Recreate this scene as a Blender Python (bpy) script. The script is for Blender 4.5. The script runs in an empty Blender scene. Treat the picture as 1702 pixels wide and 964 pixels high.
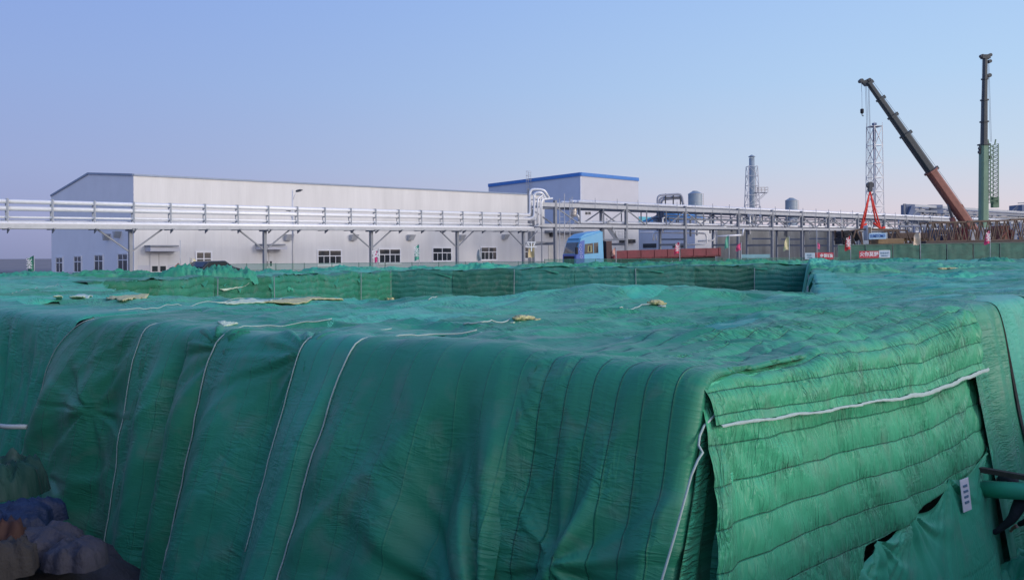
import bpy, math, random
import numpy as np
from mathutils import Vector, Matrix
from mathutils.geometry import tessellate_polygon
sc = bpy.context.scene
C = sc.collection
R = math.radians
random.seed(7); RNG = np.random.RandomState(11)

# ---------------------------------------------------------------- camera
F = 1340.0; EYE = 1.7; ROLL = 0.0059
cd = bpy.data.cameras.new('camera'); cam = bpy.data.objects.new('camera', cd); C.objects.link(cam)
cd.sensor_width = 36; cd.lens = 36*F/1702; cd.shift_y = -57/1702; cd.clip_start = .05; cd.clip_end = 9000
cam.matrix_world = Matrix.Translation((0, 0, EYE)) @ Matrix.Rotation(R(90), 4, 'X') @ Matrix.Rotation(-ROLL, 4, 'Z')
sc.camera = cam

def at(px, py, Y):
    """photo pixel (1702x964) at depth Y -> world point"""
    u = (px-851)/F; v = (425-py)/F
    return Vector(((u + ROLL*v)*Y, Y, EYE + (v - ROLL*u)*Y))

# ---------------------------------------------------------------- world, sun, exposure
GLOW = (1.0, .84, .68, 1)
SUN_EL, SUN_AZ = 13, 116      # degrees; azimuth clockwise from +Y
wd = bpy.data.worlds.new('World'); sc.world = wd; wd.use_nodes = True
nt = wd.node_tree; nt.nodes.clear(); L = nt.links
def N(t, **k):
    n = nt.nodes.new(t)
    for a, b in k.items(): setattr(n, a, b)
    return n
def srgb(r, g, b):
    f = lambda c: (c/255/12.92) if c/255 <= .04045 else ((c/255+.055)/1.055)**2.4
    return (f(r), f(g), f(b), 1)
tc = N('ShaderNodeTexCoord'); sep = N('ShaderNodeSeparateXYZ'); L.new(tc.outputs['Generated'], sep.inputs[0])
def ramp(stops):
    r = N('ShaderNodeValToRGB'); cr = r.color_ramp; cr.interpolation = 'B_SPLINE' if False else 'LINEAR'
    while len(cr.elements) < len(stops): cr.elements.new(.5)
    for e, (p, c) in zip(cr.elements, stops): e.position = p; e.color = srgb(*c)
    return r
# elevation stops (sine of elevation) for the anti-glow side and the glow side of the sky
rl = ramp([(0, (132, 142, 184)), (.04, (146, 155, 200)), (.10, (150, 164, 211)), (.20, (144, 167, 220)), (.32, (134, 163, 226)), (.7, (104, 146, 228)), (1, (96, 138, 222))])
rr = ramp([(0, (222, 202, 210)), (.05, (222, 214, 224)), (.11, (200, 218, 238)), (.20, (182, 213, 245)), (.32, (166, 202, 247)), (.7, (112, 156, 236)), (1, (96, 138, 222))])
mz = N('ShaderNodeMath', operation='MAXIMUM'); L.new(sep.outputs['Z'], mz.inputs[0]); mz.inputs[1].default_value = 0
L.new(mz.outputs[0], rl.inputs[0]); L.new(mz.outputs[0], rr.inputs[0])
mr = N('ShaderNodeMapRange', interpolation_type='SMOOTHSTEP'); L.new(sep.outputs['X'], mr.inputs[0])
mr.inputs[1].default_value = -.75; mr.inputs[2].default_value = .68
mx = N('ShaderNodeMix', data_type='RGBA'); L.new(mr.outputs[0], mx.inputs[0]); L.new(rl.outputs[0], mx.inputs[6]); L.new(rr.outputs[0], mx.inputs[7])
sky = N('ShaderNodeTexSky', sky_type='NISHITA'); sky.sun_disc = False
sky.sun_elevation = R(SUN_EL); sky.sun_rotation = R(SUN_AZ); sky.altitude = 100; sky.dust_density = 2
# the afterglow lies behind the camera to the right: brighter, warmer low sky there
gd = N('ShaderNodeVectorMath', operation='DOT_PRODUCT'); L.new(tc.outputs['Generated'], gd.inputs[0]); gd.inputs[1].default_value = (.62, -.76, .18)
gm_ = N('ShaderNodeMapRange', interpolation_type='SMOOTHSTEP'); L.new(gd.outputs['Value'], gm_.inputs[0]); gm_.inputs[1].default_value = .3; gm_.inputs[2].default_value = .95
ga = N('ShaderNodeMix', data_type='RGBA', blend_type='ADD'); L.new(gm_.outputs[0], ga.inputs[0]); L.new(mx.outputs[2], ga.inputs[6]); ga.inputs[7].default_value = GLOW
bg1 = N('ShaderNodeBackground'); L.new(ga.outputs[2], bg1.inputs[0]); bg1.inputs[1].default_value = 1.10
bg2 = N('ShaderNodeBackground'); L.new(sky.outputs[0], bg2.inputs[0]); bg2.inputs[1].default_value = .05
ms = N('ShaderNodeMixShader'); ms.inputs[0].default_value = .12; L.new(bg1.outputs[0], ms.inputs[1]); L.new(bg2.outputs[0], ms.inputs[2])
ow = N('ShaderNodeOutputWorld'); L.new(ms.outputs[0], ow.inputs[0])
sl = bpy.data.lights.new('sun', 'SUN'); sl.energy = 1.55; sl.angle = R(14); sl.color = (1, .88, .8)
so = bpy.data.objects.new('sun', sl); C.objects.link(so)
sd = Vector((math.sin(R(SUN_AZ))*math.cos(R(SUN_EL)), math.cos(R(SUN_AZ))*math.cos(R(SUN_EL)), math.sin(R(SUN_EL))))
so.rotation_euler = sd.to_track_quat('Z', 'Y').to_euler()
vs = sc.view_settings; vs.view_transform = 'Standard'; vs.look = 'None'; vs.exposure = 0; vs.gamma = 1; vs.use_curve_mapping = False
sc.cycles.max_bounces = 5; sc.cycles.use_denoising = True

# ---------------------------------------------------------------- materials
MATS = {}
def mat(name, col, rough=.6, metal=0, var=.12, vscale=1.5, bump=0, bscale=20, spec=.5, stretch=(1, 1, 1), alpha=1, coord='Object', ribs=None):
    if name in MATS: return MATS[name]
    m = bpy.data.materials.new(name); m.use_nodes = True; t = m.node_tree; b = t.nodes['Principled BSDF']
    MATS[name] = m
    b.inputs['Roughness'].default_value = rough; b.inputs['Metallic'].default_value = metal
    b.inputs['Specular IOR Level'].default_value = spec; b.inputs['Alpha'].default_value = alpha
    c = t.nodes.new('ShaderNodeTexCoord'); mp = t.nodes.new('ShaderNodeMapping'); mp.inputs['Scale'].default_value = stretch
    t.links.new(c.outputs[coord], mp.inputs[0])
    n = t.nodes.new('ShaderNodeTexNoise'); n.inputs['Scale'].default_value = vscale; n.inputs['Detail'].default_value = 6; n.inputs['Roughness'].default_value = .65
    t.links.new(mp.outputs[0], n.inputs[0])
    r = t.nodes.new('ShaderNodeValToRGB'); r.color_ramp.elements[0].position = .3; r.color_ramp.elements[1].position = .72
    lo = [max(0, x*(1-var)) for x in col]; hi = [min(1, x*(1+var)) for x in col]
    r.color_ramp.elements[0].color = (*lo, 1); r.color_ramp.elements[1].color = (*hi, 1)
    t.links.new(n.outputs[0], r.inputs[0]); t.links.new(r.outputs[0], b.inputs['Base Color'])
    last = None
    if bump:
        n2 = t.nodes.new('ShaderNodeTexNoise'); n2.inputs['Scale'].default_value = bscale; n2.inputs['Detail'].default_value = 5
        t.links.new(mp.outputs[0], n2.inputs[0])
        bp = t.nodes.new('ShaderNodeBump'); bp.inputs['Strength'].default_value = bump; bp.inputs['Distance'].default_value = .05
        t.links.new(n2.outputs[0], bp.inputs['Height']); t.links.new(bp.outputs[0], b.inputs['Normal']); last = bp
    if ribs:      # vertical cladding ribs along UV.x, spacing ribs metres
        uv = t.nodes.new('ShaderNodeUVMap'); s = t.nodes.new('ShaderNodeSeparateXYZ'); t.links.new(uv.outputs[0], s.inputs[0])
        mm = t.nodes.new('ShaderNodeMath'); mm.operation = 'PINGPONG'; mm.inputs[1].default_value = ribs/2; t.links.new(s.outputs[0], mm.inputs[0])
        mr_ = t.nodes.new('ShaderNodeMapRange'); mr_.inputs[1].default_value = 0; mr_.inputs[2].default_value = .035; t.links.new(mm.outputs[0], mr_.inputs[0])
        bp = t.nodes.new('ShaderNodeBump'); bp.inputs['Strength'].default_value = .22; bp.inputs['Distance'].default_value = .03
        t.links.new(mr_.outputs[0], bp.inputs['Height']); t.links.new(bp.outputs[0], b.inputs['Normal'])
        if last: t.links.new(last.outputs[0], bp.inputs['Normal'])
    return m

def quilt_mat(name, col, pitch=.33, lines=1.0, gather=.5, rough=.42):
    """quilted nylon: stitch grooves at UV.x = k*pitch, gathers running across them, creases"""
    if name in MATS: return MATS[name]
    m = bpy.data.materials.new(name); m.use_nodes = True; t = m.node_tree; b = t.nodes['Principled BSDF']; MATS[name] = m
    A = lambda ty: t.nodes.new(ty)
    def M(op, *a):
        n = A('ShaderNodeMath'); n.operation = op
        for i, x in enumerate(a):
            if isinstance(x, (int, float)): n.inputs[i].default_value = x
            else: t.links.new(x, n.inputs[i])
        return n.outputs[0]
    uv = A('ShaderNodeUVMap'); sp = A('ShaderNodeSeparateXYZ'); t.links.new(uv.outputs[0], sp.inputs[0])
    oi = A('ShaderNodeObjectInfo')
    add = A('ShaderNodeVectorMath'); add.operation = 'ADD'; t.links.new(uv.outputs[0], add.inputs[0])
    rs = A('ShaderNodeVectorMath'); rs.operation = 'SCALE'; rs.inputs[0].default_value = (37, 53, 11); t.links.new(oi.outputs['Random'], rs.inputs['Scale'])
    t.links.new(rs.outputs[0], add.inputs[1])
    def noise(scale, stretch, detail=4, rot=0, dist=0):
        mp = A('ShaderNodeMapping'); mp.inputs['Scale'].default_value = stretch; mp.inputs['Rotation'].default_value = (0, 0, rot)
        t.links.new(add.outputs[0], mp.inputs[0]); n = A('ShaderNodeTexNoise'); n.inputs['Scale'].default_value = scale
        n.inputs['Detail'].default_value = detail; n.inputs['Distortion'].default_value = dist; t.links.new(mp.outputs[0], n.inputs[0]); return n.outputs[0]
    wob = M('MULTIPLY', M('SUBTRACT', noise(1.2, (1, 1, 1), 2), .5), .05)
    d = M('PINGPONG', M('ADD', sp.outputs[0], wob), pitch/2)                # 0 at the stitch line, pitch/2 mid-channel
    dn = M('DIVIDE', d, pitch/2)
    groove = A('ShaderNodeMapRange'); groove.interpolation_type = 'SMOOTHSTEP'; groove.inputs[1].default_value = 0; groove.inputs[2].default_value = .07; t.links.new(dn, groove.inputs[0])
    puff = M('POWER', dn, .5)
    near = M('SUBTRACT', 1, M('MULTIPLY', dn, .8))
    patch = A('ShaderNodeMapRange'); patch.inputs[1].default_value = .42; patch.inputs[2].default_value = .68; t.links.new(noise(.9, (1, 1, 1), 2), patch.inputs[0])
    gsh = M('POWER', M('ABSOLUTE', M('SUBTRACT', noise(1, (2.2, 11, 1), 3, .5, .7), .5)), .6)
    gat = M('MULTIPLY', M('MULTIPLY', gsh, M('ADD', near, .35)), M('MULTIPLY', gather*4.2, M('ADD', patch.outputs[0], .3)))
    creA = M('ABSOLUTE', M('SUBTRACT', noise(.8, (2.0, 6, 1), 2, .7, 1.0), .5))
    creB = M('ABSOLUTE', M('SUBTRACT', noise(1.3, (5, 1.2, 1), 2, -.45, .8), .5))
    cre = M('MULTIPLY', M('ADD', M('POWER', creA, .8), M('MULTIPLY', M('POWER', creB, .8), .7)), M('MULTIPLY', 1.2, M('ADD', patch.outputs[0], .12)))
    h = M('ADD', M('MULTIPLY', M('ADD', M('MULTIPLY', groove.outputs[0], .35), M('MULTIPLY', puff, .6)), lines), M('ADD', gat, cre))
    bp = A('ShaderNodeBump'); bp.inputs['Strength'].default_value = 1; bp.inputs['Distance'].default_value = .028
    t.links.new(h, bp.inputs['Height'])
    wv = A('ShaderNodeTexNoise'); wv.inputs['Scale'].default_value = 160; wv.inputs['Detail'].default_value = 2; t.links.new(uv.outputs[0], wv.inputs[0])
    bp2 = A('ShaderNodeBump'); bp2.inputs['Strength'].default_value = .12; bp2.inputs['Distance'].default_value = .004; t.links.new(wv.outputs[0], bp2.inputs['Height']); t.links.new(bp.outputs[0], bp2.inputs['Normal'])
    t.links.new(bp2.outputs[0], b.inputs['Normal'])
    # colour: object tint, faint fading and dust, darker colour in the groove
    r = A('ShaderNodeValToRGB'); lo = [c*.88 for c in col]; hi = [min(1, c*1.12+.010) for c in col]
    r.color_ramp.elements[0].position = .28; r.color_ramp.elements[1].position = .75
    r.color_ramp.elements[0].color = (*lo, 1); r.color_ramp.elements[1].color = (*hi, 1)
    t.links.new(noise(.8, (1, 1.3, 1), 6), r.inputs[0])
    hs = A('ShaderNodeHueSaturation'); t.links.new(r.outputs[0], hs.inputs['Color'])
    mh = A('ShaderNodeMapRange'); mh.inputs[3].default_value = .488; mh.inputs[4].default_value = .512; t.links.new(oi.outputs['Random'], mh.inputs[0]); t.links.new(mh.outputs[0], hs.inputs['Hue'])
    mv = A('ShaderNodeMapRange'); mv.inputs[3].default_value = .80; mv.inputs[4].default_value = 1.24; t.links.new(oi.outputs['Random'], mv.inputs[0]); t.links.new(mv.outputs[0], hs.inputs['Value'])
    mix = A('ShaderNodeMix'); mix.data_type = 'RGBA'; mix.inputs[6].default_value = (.010, .10, .07, 1)
    fac = M('ADD', M('MULTIPLY', groove.outputs[0], .5*lines), 1-.5*lines); t.links.new(fac, mix.inputs[0]); t.links.new(hs.outputs[0], mix.inputs[7])
    dust = A('ShaderNodeMix'); dust.data_type = 'RGBA'; dust.inputs[7].default_value = (.22, .24, .22, 1)
    df = A('ShaderNodeMapRange'); df.inputs[1].default_value = .52; df.inputs[2].default_value = .85; df.inputs[4].default_value = .40; t.links.new(noise(2.6, (1, 1, 1), 8, 0, .5), df.inputs[0])
    t.links.new(df.outputs[0], dust.inputs[0]); t.links.new(mix.outputs[2], dust.inputs[6])
    t.links.new(dust.outputs[2], b.inputs['Base Color'])
    b.inputs['Roughness'].default_value = rough+.08; b.inputs['Specular IOR Level'].default_value = .30
    b.inputs['Sheen Weight'].default_value = .06; b.inputs['Sheen Roughness'].default_value = .4
    return m

# ---------------------------------------------------------------- mesh helpers
class MB:
    def __init__(s): s.v = []; s.f = []; s.uv = []
    def add(s, vs, fs, uvs=None):
        o = len(s.v); s.v += [tuple(p) for p in vs]; s.f += [tuple(i+o for i in f) for f in fs]
        return s
    def frame(s, o, ax, ay, az, lx, ly, lz):
        """box centred at o with half-lengths along axes"""
        o = Vector(o); ax, ay, az = (Vector(a).normalized() for a in (ax, ay, az)); vs = []
        for i in (-1, 1):
            for j in (-1, 1):
                for k in (-1, 1): vs.append(o + ax*lx*i + ay*ly*j + az*lz*k)
        return s.add(vs, [(0, 1, 3, 2), (4, 6, 7, 5), (0, 4, 5, 1), (2, 3, 7, 6), (0, 2, 6, 4), (1, 5, 7, 3)])
    def box(s, lo, hi):
        c = [(a+b)/2 for a, b in zip(lo, hi)]; h = [abs(b-a)/2 for a, b in zip(lo, hi)]
        return s.frame(c, (1, 0, 0), (0, 1, 0), (0, 0, 1), *h)
    def bar(s, p, q, w, h=None, up=(0, 0, 1)):
        p = Vector(p); q = Vector(q); d = q-p
        if d.length < 1e-6: return s
        h = h or w; d.normalize(); up = Vector(up)
        if abs(d.dot(up)) > .98: up = Vector((1, 0, 0)) if abs(d.x) < .9 else Vector((0, 1, 0))
        sx = d.cross(up).normalized(); uz = sx.cross(d)
        return s.frame((p+q)/2, d, sx, uz, (q-p).length/2, w/2, h/2)
    def tube(s, pts, r, n=8, cap=True, closed=False):
        pts = [Vector(p) for p in pts]; rs = r if isinstance(r, (list, tuple)) else [r]*len(pts)
        o = len(s.v); m = len(pts); ref = None
        for i, p in enumerate(pts):
            a = pts[max(i-1, 0)]; b = pts[min(i+1, m-1)]; d = (b-a)
            d = d.normalized() if d.length > 1e-9 else Vector((0, 0, 1))
            if ref is None:
                ref = Vector((0, 0, 1)) if abs(d.z) < .9 else Vector((1, 0, 0))
            x = (ref - d*ref.dot(d)); x = x.normalized() if x.length > 1e-6 else d.orthogonal().normalized(); ref = x; y = d.cross(x)
            for k in range(n):
                t = 2*math.pi*k/n; s.v.append(tuple(p + x*math.cos(t)*rs[i] + y*math.sin(t)*rs[i]))
        for i in range(m-1):
            for k in range(n):
                a = o+i*n+k; b = o+i*n+(k+1) % n; s.f.append((a, b, b+n, a+n))
        if cap: s.f.append(tuple(o+k for k in reversed(range(n)))); s.f.append(tuple(o+(m-1)*n+k for k in range(n)))
        return s
    def prism(s, base, z0, z1):
        n = len(base); vs = [(p[0], p[1], z0) for p in base] + [(p[0], p[1], z1) for p in base]
        return s.add(vs, [tuple(reversed(range(n))), tuple(range(n, 2*n))] + [(i, (i+1) % n, n+(i+1) % n, n+i) for i in range(n)])
    def extrude(s, poly, d):
        """planar polygon (3D points) extruded by vector d"""
        n = len(poly); d = Vector(d); vs = [Vector(p) for p in poly] + [Vector(p)+d for p in poly]
        return s.add(vs, [tuple(reversed(range(n))), tuple(range(n, 2*n))] + [(i, (i+1) % n, n+(i+1) % n, n+i) for i in range(n)])
    def build(s, name, m, parent=None, smooth=False, uvdir=None, bevel=0):
        off = Vector((0, 0, 0))
        if parent is not None:
            off = Vector(parent.get('_o', (0, 0, 0)))
        me = bpy.data.meshes.new(name); me.from_pydata([tuple(Vector(p)-off) for p in s.v], [], s.f); me.update()
        if smooth: me.shade_smooth()
        if uvdir is not None:
            d = Vector(uvdir); uvl = me.uv_layers.new(name='UVMap')
            for lp in me.loops:
                p = Vector(s.v[lp.vertex_index]); uvl.data[lp.index].uv = (p.x*d.x + p.y*d.y, p.z)
        o = bpy.data.objects.new(name, me); C.objects.link(o); me.materials.append(m)
        if parent is not None:
            o.parent = parent; 
            if '_o' in parent.keys(): o['_o'] = tuple(off)
        if bevel:
            md = o.modifiers.new('bevel', 'BEVEL'); md.width = bevel; md.segments = 2; md.limit_method = 'ANGLE'
        return o
def tag(o, label=None, cat=None, group=None, kind=None):
    if label: o['label'] = label
    if cat: o['category'] = cat
    if group: o['group'] = group
    if kind: o['kind'] = kind
    return o
def thing(name, label, cat, loc=(0, 0, 0), group=None):
    o = bpy.data.objects.new(name, None); C.objects.link(o); o.location = loc; o['_o'] = tuple(loc); o.empty_display_size = .2
    return tag(o, label, cat, group)
def kids(o): return [x for x in C.objects if x.parent == o]
def copy_tree(o, parent=None):
    c = o.copy(); C.objects.link(c)
    if parent is not None: c.parent = parent
    for ch in kids(o): copy_tree(ch, c)
    return c
def text_mb(body, size, thick=.01):
    """text as mesh, centred, in local XY"""
    cu = bpy.data.curves.new('txt', 'FONT'); cu.body = body; cu.size = size; cu.align_x = 'CENTER'; cu.align_y = 'CENTER'; cu.extrude = thick; cu.offset = size*.012
    o = bpy.data.objects.new('txt', cu); C.objects.link(o); bpy.context.view_layer.update()
    me = bpy.data.meshes.new_from_object(o.evaluated_get(bpy.context.evaluated_depsgraph_get()))
    vs = [tuple(v.co) for v in me.vertices]; fs = [tuple(p.vertices) for p in me.polygons]
    bpy.data.objects.remove(o); bpy.data.curves.remove(cu); bpy.data.meshes.remove(me)
    return vs, fs
def text_part(body, size, o, ax, up, m, parent, name='lettering', width=None):
    vs, fs = text_mb(body, size); ax = Vector(ax).normalized(); up = Vector(up).normalized(); n = ax.cross(up)
    k = 1
    if width:
        w = max(v[0] for v in vs)-min(v[0] for v in vs); k = width/w
    b = MB(); b.add([Vector(o) + ax*v[0]*k + up*v[1] + n*v[2] for v in vs], fs)
    return b.build(name, m, parent)

# numpy value noise
_T = RNG.rand(256, 256)
def vnoise(x, y, seed=0):
    x = np.asarray(x, float) + seed*17.31; y = np.asarray(y, float) + seed*9.73
    xi = np.floor(x).astype(int); yi = np.floor(y).astype(int); fx = x-xi; fy = y-yi
    fx = fx*fx*fx*(fx*(fx*6-15)+10); fy = fy*fy*fy*(fy*(fy*6-15)+10)
    g = lambda a, b: _T[a % 256, b % 256]
    return ((g(xi, yi)*(1-fx)+g(xi+1, yi)*fx)*(1-fy) + (g(xi, yi+1)*(1-fx)+g(xi+1, yi+1)*fx)*fy)*2-1
def fbm(x, y, seed=0, o=3):
    s = 0; a = 1; t = 0
    for i in range(o): s = s + a*vnoise(x*2**i, y*2**i, seed+i*3); t += a; a *= .5
    return s/t
def ridge(x, y, seed=0, o=2):
    s = 0; a = 1; t = 0
    for i in range(o): s = s + a*(1-np.abs(vnoise(x*2**i, y*2**i, seed+i*5))*2.2); t += a; a *= .5
    return s/t
def sst(a, b, x):
    t = np.clip((x-a)/(b-a), 0, 1); return t*t*(3-2*t)

def grid_obj(name, P, U, V, m, parent=None, close=False):
    """P (nu,nv,3) array -> smooth mesh with UV in metres"""
    nu, nv = P.shape[:2]
    me = bpy.data.meshes.new(name); me.vertices.add(nu*nv)
    off = np.array(parent['_o']) if parent is not None and '_o' in parent.keys() else np.zeros(3)
    me.vertices.foreach_set('co', (P-off).astype(np.float32).ravel())
    i = np.arange(nu-1)[:, None]*nv + np.arange(nv-1)[None, :]
    q = np.stack([i, i+nv, i+nv+1, i+1], -1).reshape(-1, 4)
    if close is not False: q = q[close]
    nf = len(q); me.loops.add(nf*4); me.polygons.add(nf)
    me.loops.foreach_set('vertex_index', q.astype(np.int32).ravel())
    me.polygons.foreach_set('loop_start', (np.arange(nf)*4).astype(np.int32)); me.polygons.foreach_set('loop_total', np.full(nf, 4, np.int32))
    me.polygons.foreach_set('use_smooth', np.ones(nf, bool))
    uvl = me.uv_layers.new(name='UVMap'); uvs = np.stack([U.ravel()[q.ravel()], V.ravel()[q.ravel()]], -1)
    uvl.data.foreach_set('uv', uvs.astype(np.float32).ravel())
    me.update(calc_edges=True); me.validate()
    o = bpy.data.objects.new(name, me); C.objects.link(o); me.materials.append(m)
    if parent is not None: o.parent = parent
    return o
def normals(P):
    du = np.gradient(P, axis=0); dv = np.gradient(P, axis=1); n = np.cross(du, dv); n /= (np.linalg.norm(n, axis=-1, keepdims=True)+1e-9); return n

# ================================================================ LAYOUT of the covered block
C0 = np.array([1.76, 7.7]); DA = np.array([-.786, .618]); DB = np.array([.7071, .7071])
NL = np.array([-.618, -.786]); NR = np.array([.7071, -.7071]); ZT = .5
FLOOR = -3.6
PITC = np.array([(-9, 60), (-16, 43), (-18.5, 35), (-11.6, 25.2), (-3.4, 21.4), (8.2, 21.4), (23, 62)], float)   # the open court in the middle
def sdf(poly, x, y):
    """negative inside"""
    d = np.full(x.shape, 1e9); ins = np.zeros(x.shape, bool); n = len(poly)
    for i in range(n):
        a = poly[i]; b = poly[(i+1) % n]; e = b-a
        t = np.clip(((x-a[0])*e[0]+(y-a[1])*e[1])/(e@e), 0, 1)
        d = np.minimum(d, np.hypot(x-a[0]-t*e[0], y-a[1]-t*e[1]))
        c = ((a[1] > y) != (b[1] > y)) & (x < (b[0]-a[0])*(y-a[1])/(b[1]-a[1]+1e-12)+a[0]); ins ^= c
    return np.where(ins, -d, d)
MOUNDS = []   # (x, y, sx, sy, amp)
def ab(a, b): return C0[0]+DA[0]*a+DB[0]*b, C0[1]+DA[1]*a+DB[1]*b
def mound_at(px, Y, s1, s2, amp):
    p = at(px, 430, Y); MOUNDS.append((p.x, Y, s1, s2, amp))
mound_at(1000, 19.6, 1.7, 1.0, .36); mound_at(745, 19.8, 1.0, .8, .16); mound_at(860, 19.5, .9, .8, .12); mound_at(1120, 19.6, 1.2, .7, .15); mound_at(560, 26, 2.2, 1.0, .05); mound_at(1090, 18.5, 1.6, .9, .10)
mound_at(1230, 20, 2, 1.0, .16); mound_at(620, 16.5, 2.4, .9, .07); mound_at(930, 14.5, 2.2, .8, .08); mound_at(200, 36, 3.0, 1.5, .12)
def Htop(x, y):
    x = np.asarray(x, float); y = np.asarray(y, float)
    near = 1-sst(16, 30, y)
    z = ZT + .11*fbm(x/3.5, y/3.5, 1) + .08*fbm(x/1.3+y/5, y/1.1, 4)*(.55+.45*(1-near))
    wx = x + .8*fbm(x/2.1, y/2.1, 8); wy = y + .8*fbm(x/2.3, y/1.9, 12)
    z = z + .085*ridge(wx/2.1, wy/.75, 15) + .02*ridge(wx/.55, wy/.4, 22)
    for mx_, my_, s1, s2, am in MOUNDS: z = z + am*np.exp(-((x-mx_)/s1)**2-((y-my_)/s2)**2)
    # puffed quilts along the right-hand rim of the block
    rx = x-C0[0]; ry = y-C0[1]; a = (ry-rx)/1.404; b = (rx+.786*a)/.7071
    z = z + .33*np.exp(-((a-1.5)/1.0)**2)*np.exp(-((b-5.0)/2.3)**2) + .26*sst(5.5, 9, b)*np.exp(-(np.maximum(a-.4, 0)/3.2)**2)*(b < 40)
    z = z + sst(48, 72, y)*.36*sst(-14, 4, x) + sst(30, 60, y)*.1*sst(5, 20, x)
    z = z + .13*fbm(x/2.6, y/1.7, 31)*sst(26, 40, y)
    calm = np.exp(-np.minimum(a, b).clip(0)/.7)                     # taut near the front rim
    z = z*(1-.75*calm) + (ZT + .30*sst(4.5, 8.5, b)*(a < b))*.75*calm
    return z

# ================================================================ SETTING: ground
m_ground = mat('dry_earth', (.21, .19, .185), .95, var=.25, vscale=.15, bump=.4, bscale=3)
HOLE = [(-46, 37.5), (-2.2, 3.6), (3.4, 2.9), (62, 56), (62, 74), (24, 76), (-8, 68), (-12, 61), (-30, 47), (-46, 44)]
OUT = 3500
outer = [(-OUT, -300), (OUT, -300), (OUT, OUT), (-OUT, OUT)]
tri = tessellate_polygon([[Vector((x, y, 0)) for x, y in outer], [Vector((x, y, 0)) for x, y in HOLE]])
g = MB(); pts = outer+HOLE; g.add([(x, y, 0) for x, y in pts], tri)
n = len(HOLE); k = len(g.v)
g.v += [(x, y, FLOOR) for x, y in HOLE]
for i in range(n): j = (i+1) % n; g.f.append((4+i, 4+j, k+j, k+i))
g.f.append(tuple(range(k, k+n)))
tag(g.build('ground', m_ground), kind='structure')
# unseen spoil bank, added left of the camera to shade the lower left quilts
NBk = 120; U_, V_ = np.meshgrid(np.linspace(0, 1, NBk), np.linspace(0, 1, 24), indexing='ij'); pa_ = np.array([-5.2, 4.9]); pb_ = np.array([-44., 34.]); nb_ = np.array([-.6, -.8])
P_b = np.zeros((NBk, 24, 3)); P_b[..., 0] = pa_[0]+(pb_[0]-pa_[0])*U_+nb_[0]*V_*6.5; P_b[..., 1] = pa_[1]+(pb_[1]-pa_[1])*U_+nb_[1]*V_*6.5
P_b[..., 2] = -.05+3.8*np.sin(V_*math.pi)**.8*sst(0, .08, U_)*(1-sst(.93, 1, U_))*(.85+.3*fbm(U_*22, V_*3, 2))
tag(grid_obj('earth_bank', P_b, U_*48, V_*6, m_ground), kind='structure')
pa_ = np.array([2.5, -6.5]); pb_ = np.array([-9., 6.5]); P_b = P_b.copy(); nb_ = np.array([-.75, -.66])  # second unseen bank, added behind the camera to deepen that shade
P_b[..., 0] = pa_[0]+(pb_[0]-pa_[0])*U_+nb_[0]*V_*9; P_b[..., 1] = pa_[1]+(pb_[1]-pa_[1])*U_+nb_[1]*V_*9
P_b[..., 2] = -.05+6.6*np.sin(V_*math.pi)**.8*sst(0, .2, U_)*(1-sst(.9, 1, U_))*(.85+.3*fbm(U_*9, V_*3, 6))
tag(grid_obj('earth_bank', P_b, U_*17, V_*9, m_ground), kind='structure')
m_road = mat('concrete_road', (.30, .29, .29), .9, var=.15, vscale=.4)
rd = MB(); A_ = at(60, 470, 61); B_ = at(1500, 430, 150)
d_ = Vector((.7046, .7096, 0)); n_ = Vector((.7096, -.7046, 0)); o_ = Vector((-36.5, 66, .004))
rd.add([o_-d_*30-n_*.5, o_+d_*150-n_*.5, o_+d_*150+n_*6, o_-d_*30+n_*6], [(0, 1, 2, 3)])
tag(rd.build('road', m_road), kind='structure')

# ================================================================ QUILTS
GREEN = (.030, .235, .150); TEAL = (.028, .205, .150)
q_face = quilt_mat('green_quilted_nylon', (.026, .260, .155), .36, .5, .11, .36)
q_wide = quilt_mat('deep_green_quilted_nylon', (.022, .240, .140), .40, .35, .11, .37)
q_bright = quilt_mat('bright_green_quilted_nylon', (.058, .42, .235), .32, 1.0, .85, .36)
q_top = quilt_mat('weathered_green_nylon', (.044, .345, .200), .45, .35, .5, .45)
m_pipe = mat('white_seam_tape', (.36, .47, .44), .7, var=.1, vscale=8)
m_flap = quilt_mat('thin_green_sheet', (.045, .36, .21), 1.4, .35, .12, .40)
m_dkmesh = mat('dark_underside', (.02, .06, .055), .9)

def seam(P, side, parent, r=.014, s0=0., s1=1., lift=.012):
    """white piping along one long edge of a quilt grid"""
    e = P[0] if side == 0 else P[-1]; Nn = normals(P); nn = Nn[0] if side == 0 else Nn[-1]
    k0 = int(s0*(len(e)-1)); k1 = int(s1*(len(e)-1))
    pts = [Vector(e[i] + nn[i]*lift*SGN) for i in range(k0, k1+1, 2)]
    b = MB().tube(pts, r, 6); return b.build('seam_piping', m_pipe, parent, smooth=True)
SGN = 1
def sp(x, k=.09): return k*np.logaddexp(0, x/k)
def make_quilt(name, fn, W, Lh, res, m, label, group, disp=None, seams=(), cat='quilt', umask=None, res_u=None):
    nu = max(3, int(W/(res_u or res))+1); nv = max(3, int(Lh/res)+1)
    U, V = np.meshgrid(np.linspace(0, W, nu), np.linspace(0, Lh, nv), indexing='ij')
    P = fn(U, V)
    if disp is not None:
        Nn = normals(P); P = P + Nn*disp(U, V)[..., None]
    root = grid_obj(name, P, U, V, m); tag(root, label, cat, group)
    for sm in seams: 
        sd_ = dict(sm); seam(P, sd_.pop('side'), root, **sd_)
    return root, P

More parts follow.
